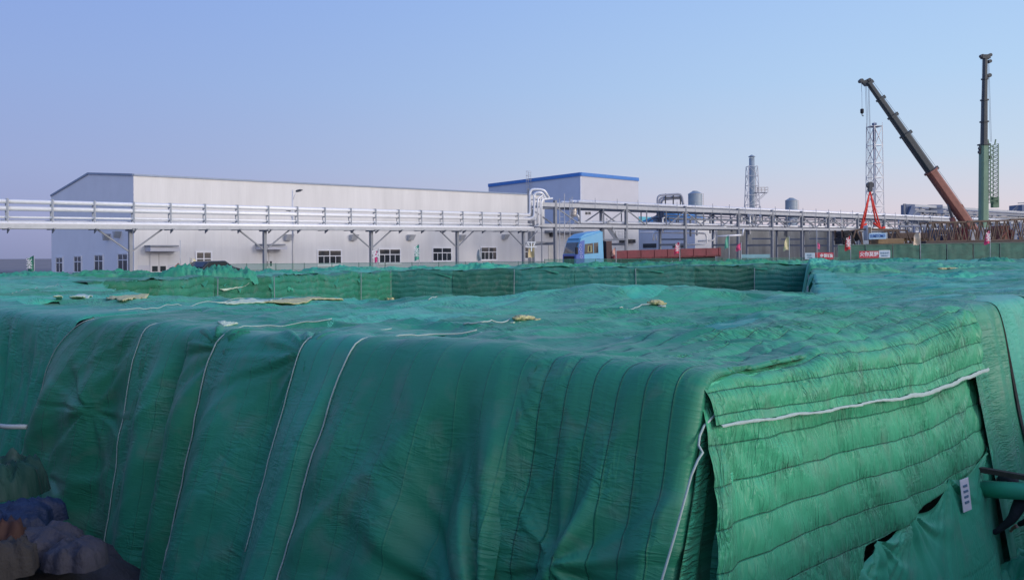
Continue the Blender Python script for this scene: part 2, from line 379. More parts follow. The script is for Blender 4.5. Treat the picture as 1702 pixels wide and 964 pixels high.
def hard_folds(t, seed, n=2.0):
    """irregular pleat profile along one coordinate (array t), 0..1"""
    w = t*n + .6*vnoise(t*n*.45, t*0+seed, seed); return np.abs(np.sin(w*math.pi*.5))**.7
def fan(U, V, pu, pv, n, reach, seed):
    """creases radiating from a pinch point"""
    r = np.hypot(U-pu, V-pv)+1e-3; a = np.arctan2(V-pv, U-pu)
    return vnoise(a*n, r*.35, seed)*np.exp(-r/reach)*sst(.0, .25, r)

def left_face(s1, s0, bt, drop, flare, skew, seedn, curve=0.):
    """strip hanging on the left face; U runs from s1 (far, picture left) to s0"""
    W = s1-s0
    def fn(U, V):
        s = s1-U; h = V-bt; b = sp(-h, .12); dr = sp(h, .12)
        dr = dr*(1+.03*vnoise(s*1.1, s*0, seedn))
        sk = skew*dr + curve*(1-np.exp(-dr/.7))*(1-U/W)
        s2 = s+sk
        neg = np.minimum(s2, 0); s2 = np.maximum(s2, 0)             # wraps the corner post
        x, y = ab(s2, b)
        z = Htop(x, y)-dr + .018
        fl = flare(s)*dr**1.12/(1+.02*dr)
        w = sst(-.25, .0, neg)
        x = x + NL[0]*fl*w + NR[0]*(.10*dr*(1-w)) + DB[0]*(-neg); y = y + NL[1]*fl*w + NR[1]*(.10*dr*(1-w)) + DB[1]*(-neg)
        return np.stack([x, y, z], -1)
    return fn, W
fl = lambda s: .34-.20*sst(4, 11, s)
gl = 'quilts hanging down the shaded side of the block'
def dl(bt, seed, pleat=.05, pf=1.6, diag=.03, fans=()):
    def f(U, V):
        h = V-bt; g_ = sst(0, 1.3, h)
        d = 1.7*pleat*g_*(fbm(U*pf+.12*V, V*.12, seed, 2)) + .045*g_*ridge(U*1.1+.25*V, V*.10, seed+8, 2) 
        d = d + 1.5*diag*sst(.05, .8, h)*ridge(U*.9+V*.75, (V*.9-U)*.28, seed+3, 2)*.6
        d = d + .010*ridge(U*1.6+V*2.0, (V-U)*.5, seed+5, 1)*sst(0, .5, h)
        for pu, pv, n, re, am in fans: d = d + am*fan(U, V, pu, bt+pv, n, re, seed+9)
        e = np.minimum(U, U.max()-U); d = d - (.02+.035*sst(.1, -.3, h))*np.exp(-e/.06)
        return d + LV*1.
    return f
# (label, s1, s0, top run, drop, skew, layer, seed, material, seams, fans)
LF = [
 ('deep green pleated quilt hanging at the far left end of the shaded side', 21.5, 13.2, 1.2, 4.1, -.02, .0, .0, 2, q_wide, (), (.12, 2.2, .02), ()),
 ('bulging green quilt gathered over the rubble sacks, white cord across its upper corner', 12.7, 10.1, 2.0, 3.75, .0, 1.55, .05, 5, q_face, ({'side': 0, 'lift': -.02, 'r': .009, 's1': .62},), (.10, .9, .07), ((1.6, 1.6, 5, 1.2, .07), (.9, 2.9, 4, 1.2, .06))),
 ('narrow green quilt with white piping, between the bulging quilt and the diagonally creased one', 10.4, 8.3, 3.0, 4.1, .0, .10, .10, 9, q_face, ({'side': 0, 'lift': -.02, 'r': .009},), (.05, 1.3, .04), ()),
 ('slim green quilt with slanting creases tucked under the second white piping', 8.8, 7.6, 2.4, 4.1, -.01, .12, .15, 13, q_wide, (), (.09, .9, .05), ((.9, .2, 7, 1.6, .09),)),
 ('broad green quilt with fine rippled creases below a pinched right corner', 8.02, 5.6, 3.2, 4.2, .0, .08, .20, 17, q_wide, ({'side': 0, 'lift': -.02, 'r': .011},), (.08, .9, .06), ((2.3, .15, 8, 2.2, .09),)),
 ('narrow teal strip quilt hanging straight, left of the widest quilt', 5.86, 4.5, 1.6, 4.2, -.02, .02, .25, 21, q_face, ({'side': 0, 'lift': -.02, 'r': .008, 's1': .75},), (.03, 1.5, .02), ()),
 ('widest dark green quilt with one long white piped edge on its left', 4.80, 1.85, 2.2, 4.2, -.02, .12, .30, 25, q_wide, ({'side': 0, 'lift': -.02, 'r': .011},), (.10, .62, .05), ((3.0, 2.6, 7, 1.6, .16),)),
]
for i, (lab, s1, s0, bt, dp, skw, crv, lv, sd0, mm_, seams, (pl, pf, dg), fans) in enumerate(LF):
    LV = -lv*.8-.01 if False else 0.0
    fn, W = left_face(s1, s0, bt, dp, fl, skw, sd0, crv)
    base = dl(bt, sd0, pl, pf, dg, fans)
    dd = (lambda base, lv, W, bt, sd0: (lambda U, V: -(base(U, V)+(lv*.55)*sst(-1.2, .2, V-bt)+.02+sst(.0, 1.6, V-bt)*(.20*np.sin(np.clip(U/W*1.35, 0, 1)*math.pi)-.20*np.exp(-((U/W-.70)/.12)**2)+.05*np.sin(U*5.5+sd0)))))(base, lv, W, bt, sd0)
    make_quilt('hanging_quilt', fn, W, bt+dp, .04, mm_, lab, gl, dd, seams)
# corner quilt with clear vertical stitch lines
q_cor = quilt_mat('stitched_teal_nylon', (.027, .275, .165), .30, .8, .16, .38)
fn, W = left_face(2.28, -.28, 2.8, 4.2, fl, 0.0, 31)
base = dl(2.8, 31, .05, 1.0, .03, ((1.15, 1.9, 6, 1.4, .10), (.1, .1, 9, .5, .03)))
def dcor(U, V):
    d = base(U, V); s = 2.28-U; h = V-2.8
    d = d + .03*np.abs(np.sin(U/.30*math.pi))**.6
    # one deep diagonal fold from the corner down to the left
    q = (U-.55)-(3.0-h)*.55; d = d + .13*np.exp(-(q/.16)**2)*sst(.8, 2.0, h) - .07*np.exp(-((q+.28)/.14)**2)*sst(.8, 2.0, h)
    return -(d*sst(-.3, .1, s)+.02+.10*sst(-1., .2, h)*sst(-.3, .4, s))
make_quilt('hanging_quilt', fn, W, 7.0, .03, q_cor, 'teal quilt with fine vertical stitch lines wrapping the front corner post', gl, dcor, ())

# ---- right-hand (lit) face
def right_fn(b0, ctop, top_in, dropf, k=.16, seedn=0, out=.0):
    """V runs along b from b0; U runs from top_in metres inside the rim over the edge down"""
    def fn(U, V):
        b = b0+V; h = U-top_in; a = sp(-h, k); dr = sp(h, k)
        bl = ctop(b) if ctop else 0
        x, y = ab(a, b); z = Htop(x, y)-dr+.03
        o = .05+.13*dr + out
        return np.stack([x+NR[0]*o, y+NR[1]*o, z], -1)
    return fn
grt = 'quilts on the lit right-hand side of the block'
def dru(U, V):
    h = U-2.0
    d = .028*np.abs(np.sin(U/.32*math.pi))**.6*sst(-1.4, -.2, h)
    d = d + .045*vnoise(V*1.6+h*1.3, h*.5, 41)*sst(-1, .2, h) + .02*ridge(V*2.4+h*2.2, h*.6, 43)*sst(-.8, .3, h)
    d = d + .03*sst(.1, .5, h)*fan(U, V, 2.0, -.1, 7, 1.4, 45) + .05*fan(U, V, 1.9, 7.9, 7, 1.6, 46) + .012*ridge(V*5+h*5, h*1.4, 48) + .004*fbm(U*9, V*14, 47)
    return d*(.15+.85*sst(0, .8, V))
# the upper quilt's lower edge runs from .45 m to .95 m below the rim
def up_fn(U, V):
    W0 = 3.0; un = U/W0; hb = .40+.075*V
    h = -2.0+un*(2.0+hb); b = V+.02; a = sp(-h, .13); dr = sp(h, .13)
    x, y = ab(a, b); z = Htop(x, y)-dr+.035
    tp_ = .75+.25*sst(0, .9, V); o = (.20+.14*dr)*tp_; z = z-.035*(1-sst(0, .7, V))-.09*np.exp(-U/.18)
    return np.stack([x+NR[0]*o, y+NR[1]*o, z], -1)
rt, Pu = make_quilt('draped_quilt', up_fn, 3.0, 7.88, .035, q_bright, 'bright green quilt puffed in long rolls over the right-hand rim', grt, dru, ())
# its frayed white hem
hem = Pu[-1]; nh = normals(Pu)[-1]
bb = MB(); pts = []
for i in range(0, len(hem), 2):
    f_ = i/len(hem); w = .011+.004*abs(math.sin(i*.13))+.013*sst(.45, .6, f_)+.002*math.sin(i*.9)
    p = Vector(hem[i])+Vector((NR[0], NR[1], 0))*.05; p.z += .006*math.sin(i*.21); pts.append((p, w))
vs = []; fs = []
for i, (p, w) in enumerate(pts):
    o = Vector((NR[0], NR[1], 0)); 
    vs += [p+Vector((0, 0, w)), p+o*.02+Vector((0, 0, w*.2)), p+o*.012-Vector((0, 0, w))]
    if i: j = i*3; fs += [(j-3, j, j+1, j-2), (j-2, j+1, j+2, j-1)]
bb.add(vs, fs); bb.build('frayed_white_hem', m_pipe, rt, smooth=True)

BOT = lambda b: 2.24+.05*np.sin(b*2.1)-.05*sst(5.5, 7.8, b)+1.6*(1-sst(2.35, 2.95, b))
def low_h(U, V): return np.minimum(.25+.06*V+U*(1+.02*V), BOT(V+.02))
def low_fn(U, V):
    b = V+.02; h = low_h(U, V); un = U/2.2
    x, y = ab(0*b, b); z = Htop(x, y)-h
    o = .04+.16*h+.04*np.sin(np.minimum(un, 1)*3.1)
    wl = (1-sst(0, 1.7, V))*.30*h**1.12*.9; x = x+NL[0]*wl; y = y+NL[1]*wl
    return np.stack([x+NR[0]*o, y+NR[1]*o, z], -1)
def drl(U, V):
    d = .024*np.abs(np.sin(U/.34*math.pi))**.6 + .045*vnoise(V*1.5-U*1.5, U*.6, 52)
    d = d + .08*sst(.1, .5, U)*fan(U, V, -.1, -.05, 8, 1.3, 55) + .03*ridge(V*2.2-U*2.4, U*.5, 57)*.6 + .07*fan(U, V, .3, 7.9, 8, 1.3, 58) + .004*fbm(U*9, V*14, 59)
    d = d + .055*np.sin(V*8.+U*.5)*(1-sst(.3, 1.3, V))*sst(.1, .9, U)      # standing pleats beside the corner post
    return d
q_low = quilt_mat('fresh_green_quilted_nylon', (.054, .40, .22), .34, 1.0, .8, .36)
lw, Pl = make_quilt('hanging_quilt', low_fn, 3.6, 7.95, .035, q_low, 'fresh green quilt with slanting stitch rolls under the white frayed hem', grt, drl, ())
# pleated filler tucked round the corner post
def cor_fn(U, V):
    q = U/1.5; fl_ = .38*V**1.12
    lx = C0[0]+NL[0]*fl_+DB[0]*.10+NR[0]*.02; ly = C0[1]+NL[1]*fl_+DB[1]*.10+NR[1]*.02
    rx, ry = ab(0, 1.6); rx = rx+NR[0]*(.02+.13*V); ry = ry+NR[1]*(.02+.13*V)
    x = lx+(rx-lx)*q; y = ly+(ry-ly)*q; z = ZT-.03-V
    am = sst(.05, 1.2, V)
    o = .05+am*(.10*np.sin(q*22+.5)+.05*np.sin(q*45+1+V*.4))*np.sin(np.clip(q, .02, 1)*math.pi)**.4
    return np.stack([x+(NR[0]*.8+NL[0]*.2)*o, y+(NR[1]*.8+NL[1]*.2)*o, z], -1)
make_quilt('corner_drape', cor_fn, 1.5, 4.05, .02, q_low, 'folded green cloth gathered in deep pleats around the front corner post', None, lambda U, V: .008*fbm(U*9, V*4, 3), ())

pts = []
for px_, py_, b_ in ((1232, 701, .75), (1220, 697, .6), (1212, 692, .5), (1200, 690, .4), (1192, 680, .35), (1186, 692, .25), (1170, 708, .15), (1163, 724, .1), (1161, 740, .05), (1168, 752, .05), (1160, 764, 0), (1149, 790, 0), (1138, 830, 0), (1120, 895, 0), (1098, 970, 0), (1085, 1020, 0)):
    Y_ = 7.6+b_*.7
    for _ in range(3): V_c = max(0, (py_-423)*Y_/F-1.2); Y_ = 7.72+b_*.7-.786*.38*V_c**1.12-.16
    pts.append(at(px_, py_, Y_))
b = MB(); b.tube(pts, .012, 8); co_ = b.build('edge_tape', m_pipe, smooth=True); tag(co_, 'white edge tape twisting down the pleats of the front corner', 'tape')

# loose flap tied under the lit quilt
ties = [(1.9, 3.1), (2.75, 2.46), (3.25, 2.30), (4.36, 2.22), (5.9, 2.16), (7.86, 2.12)]
def flap_fn(U, V):
    b = 2.05+V; tb = np.array([t[0] for t in ties]); td = np.array([t[1] for t in ties])
    base = np.interp(b, tb, td); sag = np.zeros_like(b)
    for i in range(len(tb)-1):
        w = tb[i+1]-tb[i]; q = np.clip((b-tb[i])/w, 0, 1); ins = (b >= tb[i]) & (b <= tb[i+1])
        sag = np.where(ins, np.sin(q*math.pi)**.8*.19*w, sag)
    h = base-.10+.6*sag*np.exp(-U*.9)+U
    x, y = ab(0*b, b); z = Htop(x, y)-h-.05
    o = .44+.16*U+.05*np.sin(b*3)*U
    return np.stack([x+NR[0]*o, y+NR[1]*o, np.maximum(z, FLOOR+.02)], -1)
def dfl(U, V):
    d = np.zeros_like(U)
    for i, (tb, td) in enumerate(ties): d = d + .09*fan(U, V, -.03, tb-2.05, 7, .7, 61+i)
    return d + .03*fbm(V*1.6, U*.5, 70, 2)
make_quilt('loose_flap', flap_fn, 2.2, 5.85, .03, m_flap, 'smooth green sheet tied up in scallops below the lit quilt, paper note pinned on it', None, dfl, (), cat='tarpaulin')
tp = MB()
# quilts right of the deep fold, hanging vertically
def rv(b1, b0, bt, dp, seedn, outw):
    W = b1-b0
    def fn(U, V):
        b = b0+U; h = V-bt; a = sp(-h, .10); dr = sp(h, .10); b = b + .03*dr + .05*np.sin(U*2)*dr*.3
        x, y = ab(a, b); z = np.maximum(Htop(x, y)-dr+.03, FLOOR+.03); o = outw+.16*dr
        return np.stack([x+NR[0]*o, y+NR[1]*o, z], -1)
    return fn, W
def drv(bt, seed, tight=0.):
    def f(U, V):
        h = V-bt; g_ = sst(-.3, .5, h)
        d = (.10*g_*fbm(U*1.9+.15*V, V*.10, seed, 3)+.045*g_*ridge(U*3.2+V*.25, V*.22, seed+2))*sst(0, .3, U)
        return d - .015*np.exp(-U/.06)*sst(.1, .6, h)
    return f
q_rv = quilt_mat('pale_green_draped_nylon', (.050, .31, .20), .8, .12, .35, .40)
for j, (lab, b1, b0, bt, ou, sd0) in enumerate([
    ('long green drape falling beside the deep dark fold', 9.9, 7.58, 3.0, .15, 81),
    ('pale green drape in soft vertical pleats near the right picture edge', 12.1, 9.6, 2.6, .17, 85),
    ('green drape at the right picture edge, rippled near its rim', 14.8, 11.8, 3.4, .19, 89)]):
    fn, W = rv(b1, b0, bt, 0, sd0, ou)
    make_quilt('hanging_drape', fn, W, bt+4.0, .045, q_rv, lab, 'drapes right of the deep fold', drv(bt, sd0), () if j else ())
def rv_more():
    fn, W = rv(22, 14.5, 2, 0, 93, .25)
    make_quilt('hanging_drape', fn, W, 6, .12, q_rv, 'long green drape beyond the right picture edge', 'drapes right of the deep fold', drv(2, 93), ())
rv_more()

# ---- top of the block: overlapping quilts
FRW = .70
def vis(x, y): return y > 5 and abs(x) < FRW*y+3
def blk(x, y):
    """true where the covered block stands (outside the court)"""
    rx = x-C0[0]; ry = y-C0[1]; a = (ry-rx)/1.404; b = (rx+.786*a)/.7071
    far = FAR(x)
    return (a > .12) & (b > .35) & (y < far)
def FAR(x): return np.interp(x, [-45, -32, -24, -12, -9, 23, 45, 62], [50, 50, 58, 63, 66.5, 71.5, 78, 82])
def drape(x, y):
    z = Htop(x, y); d = sdf(PITC, x, y)
    z = z - 3.0*sst(-.12, -.9, d)
    fr = y-FAR(x); z = z - 2.0*sst(-.1, .9, fr)
    return z
def base_sheet():
    xs = np.arange(-50, 62, .5); ys = np.arange(6.5, 84, .5); X, Y = np.meshgrid(xs, ys, indexing='ij')
    Z = drape(X, Y)-.07; fx = (X[:-1, :-1]+X[1:, 1:])/2; fy = (Y[:-1, :-1]+Y[1:, 1:])/2
    rx = fx-C0[0]; ry = fy-C0[1]; a = (ry-rx)/1.404; b = (rx+.786*a)/.7071
    keep = (a > .5) & (b > .5) & (sdf(PITC, fx, fy) > np.where(fy > 29, -.04, -.8)) & (fy < FAR(fx)+.5) & (np.abs(fx) < .75*fy+4)
    o = grid_obj('base_sheet', np.stack([X, Y, Z], -1), X, Y, tops[1], close=keep.ravel())
    import bmesh
    bm = bmesh.new(); bm.from_mesh(o.data); bmesh.ops.delete(bm, geom=[v for v in bm.verts if not v.link_faces], context='VERTS'); bm.to_mesh(o.data); bm.free()
    tag(o, 'large green under sheet showing in the slits between the quilts on top', 'sheet')
COLS = ['green', 'teal green', 'faded green', 'grey green', 'dull green']
tops = [q_top, quilt_mat('weathered_teal_nylon', (.036, .300, .182), .45, .3, .45, .42), quilt_mat('faded_green_nylon', (.075, .400, .255), .5, .3, .45, .5)]
base_sheet()
def top_quilt(cx, cy, ang, w, l, res, lift, mi, label, group, cords=()):
    ca, sa = math.cos(ang), math.sin(ang); seedn = int(abs(cx*13+cy*7)) % 97
    nu = max(4, int(w/res)+1); nv = max(4, int(l/res)+1)
    U, V = np.meshgrid(np.linspace(0, w, nu), np.linspace(0, l, nv), indexing='ij')
    Uw = U + .10*fbm(V*.8, U*.2, seedn)*w/3; Vw = V + .10*fbm(U*.9, V*.2, seedn+3)
    x = cx+(Uw-w/2)*ca-(Vw-l/2)*sa; y = cy+(Uw-w/2)*sa+(Vw-l/2)*ca
    e = np.minimum(np.minimum(U, w-U), np.minimum(V, l-V))
    z = drape(x, y)+lift + .05*fbm(U*.9, V*.7, seedn+7)*sst(0, .8, e) + .035*ridge(U*1.6+V*.9, V*1.1-U*.5, seedn+11)*.5
    z = z + .02*np.maximum(0, vnoise((U+V)*1.1, (U-V)*.4, seedn+5))*np.exp(-((e-.25)/.12)**2)      # curled edges
    z = z - (lift+.085)*np.exp(-e/(.06+.03*vnoise(x*1.5, y*1.5, seedn+2)**2+.04*res/.05))
    fx = (x[:-1, :-1]+x[1:, 1:])/2; fy = (y[:-1, :-1]+y[1:, 1:])/2
    keep = blk(fx, fy) & (sdf(PITC, fx, fy) > np.where(fy > 29, -.06, -.9)) | ((fy >= FAR(fx)) & (fy < FAR(fx)+.9))
    keep = keep.ravel()
    if keep.sum() < 40: return None
    P = np.stack([x, y, z], -1)
    # drop unused vertices by building only when most remain
    o = grid_obj('top_quilt', P, U, V, tops[mi], close=keep)
    me = o.data; used = np.zeros(len(me.vertices), bool)
    idx = np.empty(len(me.loops), np.int32); me.loops.foreach_get('vertex_index', idx); used[idx] = True
    if not used.all():
        import bmesh
        bm = bmesh.new(); bm.from_mesh(me); bmesh.ops.delete(bm, geom=[v for v in bm.verts if not v.link_faces], context='VERTS'); bm.to_mesh(me); bm.free()
    tag(o, label, 'quilt', group)
    return o
def px_of(x, y, z): 
    u = x/y; v = (z-EYE)/y; return 851+F*(u-ROLL*v), 425-F*(v+ROLL*u)
def clean_edge(x, y): return (.0 < x)
rr_ = random.Random(5)
ang0 = math.atan2(DB[1], DB[0])-math.pi/2
nq = 0
# near field, laid in rows along the b axis
for ia in range(0, 14):
    for ib in range(0, 6):
        a = 1.5+ia*2.15; b = 2.6+ib*4.6+(ia % 3)*1.1
        x, y = ab(a, b)
        if y > 36 or not vis(x, y) or float(sdf(PITC, np.array([x]), np.array([y]))[0]) < -2.2: continue
        lay = (ia % 2)*.012+(ib % 3)*.016+rr_.random()*.006
        px, py = px_of(x, y, ZT); side = 'left' if px < 560 else ('middle' if px < 1150 else 'right')
        mi = rr_.choice([0, 0, 1, 2]); nq += 1
        o = top_quilt(x, y, ang0+rr_.uniform(-.09, .09), 2.5, 5.4, .05 if y < 22 else .075, lay, mi,
                      None, 'green quilts laid flat over the top of the block')
        if o: o['_px'] = (px, py); o['_mi'] = mi
# far fields
for iy in range(0, 14):
    Y = 33+iy*3.4
    for ix in range(-9, 12):
        x = ix*6.1+(iy % 2)*3; 
        if not vis(x, Y) or float(FAR(x)) < Y-2.5: continue
        sdv = float(sdf(PITC, np.array([x]), np.array([Y]))[0])
        if sdv < -3.2: continue
        lay = (ix % 2)*.02+(iy % 3)*.03+rr_.random()*.01
        mi = rr_.choice([0, 1, 1, 2])
        o = top_quilt(x+rr_.uniform(-.5, .5), Y, rr_.uniform(-.14, .14), 7.2, 4.6, .16, lay, mi, None, 'green quilts on the far part of the block')
        if o: o['_px'] = px_of(x, Y, ZT); o['_mi'] = mi
# labels for the top quilts: position relative to things one can find
tq = [o for o in C.objects if o.name.startswith('top_quilt')]
def zone(px, py, y):
    if y > 56: d = 'beyond the court'
    elif y > 36: d = 'beside the court' if 300 < px < 1400 else 'at the far edge'
    elif py < 505: d = 'at the court rim'
    elif py < 540: d = 'midway to the court'
    else: d = 'just behind the front rim'
    return d
seen = {}
for o in tq:
    px, py = o['_px']; c0 = ['green', 'teal', 'faded'][o['_mi']]
    col_ = int(min(max(px, 0), 1701)//142)
    land = ['below the gable', 'below the metal door', 'below the facade window', 'below the lamp mast', 'below the pink flag', 'below the green flag', 'below the pipe riser',
            'below the truck', 'below the trailer', 'below the chimney', 'below the maker sign', 'below the boom'][col_]
    y = float(np.mean([v.co.y for v in list(o.data.vertices)[::max(1, len(o.data.vertices)//40)]]))
    lab = f"{c0} quilt lying {zone(px, py, y)}, {land}"
    seen.setdefault(lab, []).append((y, px, o))
for lab, lst in seen.items():
    if len(lst) == 1: lst[0][2]['label'] = lab; continue
    lst.sort(key=lambda t: t[0]); words_ = ['nearest', 'second nearest', 'third nearest', 'fourth nearest', 'fifth nearest', 'sixth nearest', 'seventh nearest', 'eighth nearest', 'ninth nearest', 'tenth nearest']
    for k, (_, _, o) in enumerate(lst): o['label'] = words_[min(k, 9)]+' '+lab
for o in tq:
    del o['_px']; del o['_mi']

# ---- walls of the open court: hung panels between poles, overlapping
q_wall = quilt_mat('court_wall_green_nylon', (.015, .150, .110), .42, 1, .35, .42)
q_wallb = quilt_mat('court_wall_bright_nylon', (.018, .185, .105), .42, 1, .35, .42)
def wall_panel(p, q, z0a, z0b, z1, m, label, group, seedn):
    p = np.array(p); q = np.array(q); W = float(np.linalg.norm(q-p)); d = (q-p)/W; nrm = np.array([d[1], -d[0]])
    c = PITC.mean(0); 
    if nrm @ (c-p) < 0: nrm = -nrm
    H = max(z0a, z0b)-z1; nu = int((H+.95)/.09); nv = int(W/.12)
    U, V = np.meshgrid(np.linspace(-.95, H, nu), np.linspace(0, W, nv), indexing='ij'); Ud = np.maximum(U, 0)
    t = V/W; x = p[0]+d[0]*V; y = p[1]+d[1]*V
    zt = Htop(x-nrm[0]*.3, y-nrm[1]*.3)+.10+.05*vnoise(V*.8, U*.5, seedn+4)
    z = zt-Ud - (.04+.10*abs(math.sin(seedn*1.7)))*np.sin(t*math.pi)*np.exp(-Ud/.6)*sst(-.3, .2, U)
    o = np.where(U < 0, .10+U, .10)+sst(0, .3, U)*(.05*np.abs(np.sin(U/.42*math.pi))**.6 + .16*np.sin(t*math.pi)*sst(0, 1.6, U) + .05*vnoise(V*1.4, U*.8, seedn)+.10*fan(U, V, 0, 0, 6, .7, seedn)+.10*fan(U, V, 0, W, 6, .7, seedn+1))
    P = np.stack([x+nrm[0]*o, y+nrm[1]*o, z], -1)
    ob = grid_obj('court_wall_quilt', P, U, V, m); tag(ob, label, 'quilt', group); return ob
m_pole = mat('galvanised_pole', (.22, .28, .27), .6, .3, .15, 6)
def wall_line(p, q, n, z0, m, where, cut, group):
    p = Vector(p); q = Vector(q); ts = [i/n for i in range(n+1)]
    ord_ = ['first', 'second', 'third', 'fourth', 'fifth', 'sixth', 'seventh', 'eighth', 'ninth', 'tenth']
    for i in range(n):
        a = p.lerp(q, ts[i]); b = p.lerp(q, ts[i+1])
        wall_panel((a.x, a.y), (b.x, b.y), z0+random.uniform(-.04, .04), z0+random.uniform(-.04, .04), -3.3, m, f'{ord_[i]} hung quilt from the left on the {where} wall of the open court', group, int(i*7+p.x*3) % 90)
    c = Vector(PITC.mean(0)); dn = (q-p).normalized(); nr = Vector((dn.y, -dn.x)); nr = nr if nr.dot(c-p) > 0 else -nr
    for i in range(n+1):
        if (i+(n == 4)) % 2: continue
        a = p.lerp(q, ts[i])+nr*.36
        b = MB().tube([(a.x+.1*math.sin(i*2.), a.y, FLOOR), (a.x, a.y, z0+.02)], .028, 8)
        tag(b.build('scaffold_pole', m_pole, smooth=True), f'{ord_[i]} upright scaffold pole from the left along the {where} court wall', 'pole', 'scaffold poles of the court walls')
wall_line((-9.0, 60.0), (23.0, 62.0), 7, .66, q_wall, 'back', None, 'quilts hung on the court walls')
wall_line((-18.5, 35.0), (-16, 43), 2, .55, q_wallb, 'left near', None, 'quilts hung on the court walls')
wall_line((-16, 43), (-9, 60), 4, .58, q_wallb, 'left far', None, 'quilts hung on the court walls')
wall_line((23.2, 62), (8.2, 21.4), 5, .5, tops[0], 'right', None, 'quilts hung on the court walls')

# crumpled bundles along the back rim of the court and the far left rim
def bundle(cx, cy, rx, ry, h, ang, seedn, m, label, cat='bundle', name='crumpled_quilt', z0=None, group=None, res=.07):
    nt_ = max(24, int(3.2*(rx+ry)/res)); nr2 = max(8, int((rx+ry)/2/res)); T, Q = np.meshgrid(np.linspace(0, 2*math.pi, nt_), np.linspace(0, 1, nr2), indexing='ij')
    T[-1] = T[0]; lim = 1+.22*vnoise(np.cos(T)*1.5, np.sin(T)*1.5, seedn)+.08*vnoise(np.cos(T)*5, np.sin(T)*5, seedn+1)
    U = np.cos(T)*Q*lim; V = np.sin(T)*Q*lim; k = np.clip(1-Q**2.4, 0, 1)**.55
    z = h*k*(.8+.35*fbm(U*rx*1.2, V*ry*1.5, seedn))+.16*h*ridge(U*rx*1.4+V, V*ry*2, seedn+2)*sst(0, .5, k) + .12*h*ridge(U*rx*3.2+.6*V*ry, V*ry*5, seedn+7)*sst(0, .4, k)+.18*h*ridge(U*rx*7, V*ry*4+U*rx*3, seedn+9, 1)*(.4+.6*Q)*sst(0, .4, k)-.06*(1-sst(0, .2, k))
    ca, sa = math.cos(ang), math.sin(ang); x = cx+U*rx*ca-V*ry*sa; y = cy+U*rx*sa+V*ry*ca
    zb = (drape(x, y) if z0 is None else z0)
    o = grid_obj(name, np.stack([x, y, zb+z], -1), U*rx, V*ry, m); tag(o, label, cat, group); return o
bd = random.Random(3)
places = ['behind the second back wall quilt', 'behind the third back wall quilt', 'behind the fourth back wall quilt', 'behind the sixth back wall quilt', 'under the truck cab', 'under the red trailer', 'left of the court corner', 'right of the court corner']
spots = [(640, 62.5, 2.4), (720, 63, 2.0), (800, 63.5, 2.6), (905, 63.2, 2.6), (985, 63.4, 3.0), (1075, 63.8, 2.8), (1165, 64.5, 2.4), (1245, 65, 3.0), (1330, 66, 2.6), (560, 60.8, 2.4), (470, 57, 2.4)]
names_ = ['under the pink flag', 'under the green feather flag', 'under the grey feather flag', 'under the truck bumper', 'under the truck cab', 'under the middle of the red trailer', 'under the right end of the red trailer', 'under the round chimney', 'left of the white fence notice', 'under the second facade window', 'under the lamp mast']
for (px, Y, rx), nm in zip(spots, names_):
    p = at(px, 440, Y); bundle(p.x, Y, rx, .8, .30+bd.random()*.12, bd.uniform(-.1, .1), bd.randint(0, 90), tops[bd.randint(0, 2)], f'crumpled quilt on the court back rim, {nm}', group='crumpled quilts on the back rim', res=.09)
for px, Y, rx, h, nm in [(190, 47, 2.6, .42, 'under the leftmost gable windows'), (255, 46, 1.6, .3, 'under the white metal door'), (345, 46, 2.6, .80, 'in front of the parked black car'), (420, 51, 2.0, .3, 'left of the lamp mast'), (60, 48, 3.4, .4, 'under the green pennant')]:
    p = at(px, 455, Y); bundle(p.x, Y, rx, 1.0, h, .1, bd.randint(0, 90), tops[bd.randint(0, 2)], f'crumpled green quilt on the far left rim, {nm}', group='crumpled quilts on the far left rim')
for px, Y, rx, h, nm in [(1440, 46, 2.4, .40, 'below the crawler crane'), (1290, 37, 1.8, .28, 'right of the open court'), (1590, 52, 2.6, .35, 'below the orange boom'), (1655, 66, 1.5, .45, 'at the end of the green hoarding'), (1560, 38, 2.6, .28, 'below the white crane cab'), (1380, 58, 3, .3, 'below the red and white banner'), (1500, 66, 3, .35, 'below the beige flag'), (1338, 59, 2.6, .5, 'at the right end of the court back wall'), (1322, 50, 2.0, .4, 'on the right rim of the court'), (1288, 40, 1.6, .3, 'on the right rim of the court, nearest')]:
    p = at(px, 455, Y); bundle(p.x, Y, rx, 1.1, h, .1, bd.randint(0, 90), tops[bd.randint(0, 2)], f'crumpled quilt on the far right, {nm}', group='crumpled quilts on the far right')

# ---- cords, tapes, foam sheets and scraps lying on top
def lie(px, py, zt=None):
    """point on the draped surface seen at this pixel"""
    lo, hi = 6, 90; p = at(px, py, lo)
    best = None; prev = None
    for Y in np.linspace(6, 95, 700):
        p = at(px, py, Y); dz = p.z-float(drape(np.array(p.x), np.array(p.y)))
        if dz <= 0: return p
    return p
m_cord = mat('white_cord', (.36, .46, .42), .8, var=.1, vscale=9)
def cord(pix, r, label, name='tie_rope', cat='rope', m=None, lift=.055):
    r *= .6
    ks = [lie(*q) for q in pix]; pts = []
    for i in range(len(ks)-1):
        for t in np.linspace(0, 1, 14, endpoint=False):
            q = ks[i].lerp(ks[i+1], t); q.x += .02*math.sin(t*9+i); q.z = float(drape(np.array(q.x), np.array(q.y)))+lift; pts.append(q)
    b = MB().tube(pts, r, 6); return tag(b.build(name, m or m_cord, smooth=True), label, cat, 'white cords and tapes over the quilts')
cord([(600, 574), (660, 566), (720, 562), (800, 553)], .018, 'white cord running back from the top of the widest quilt')
cord([(512, 569), (590, 560), (655, 553)], .018, 'white cord running back from the narrow teal strip quilt')
cord([(372, 553), (440, 549), (560, 536)], .016, 'white cord running right from above the broad rippled quilt')
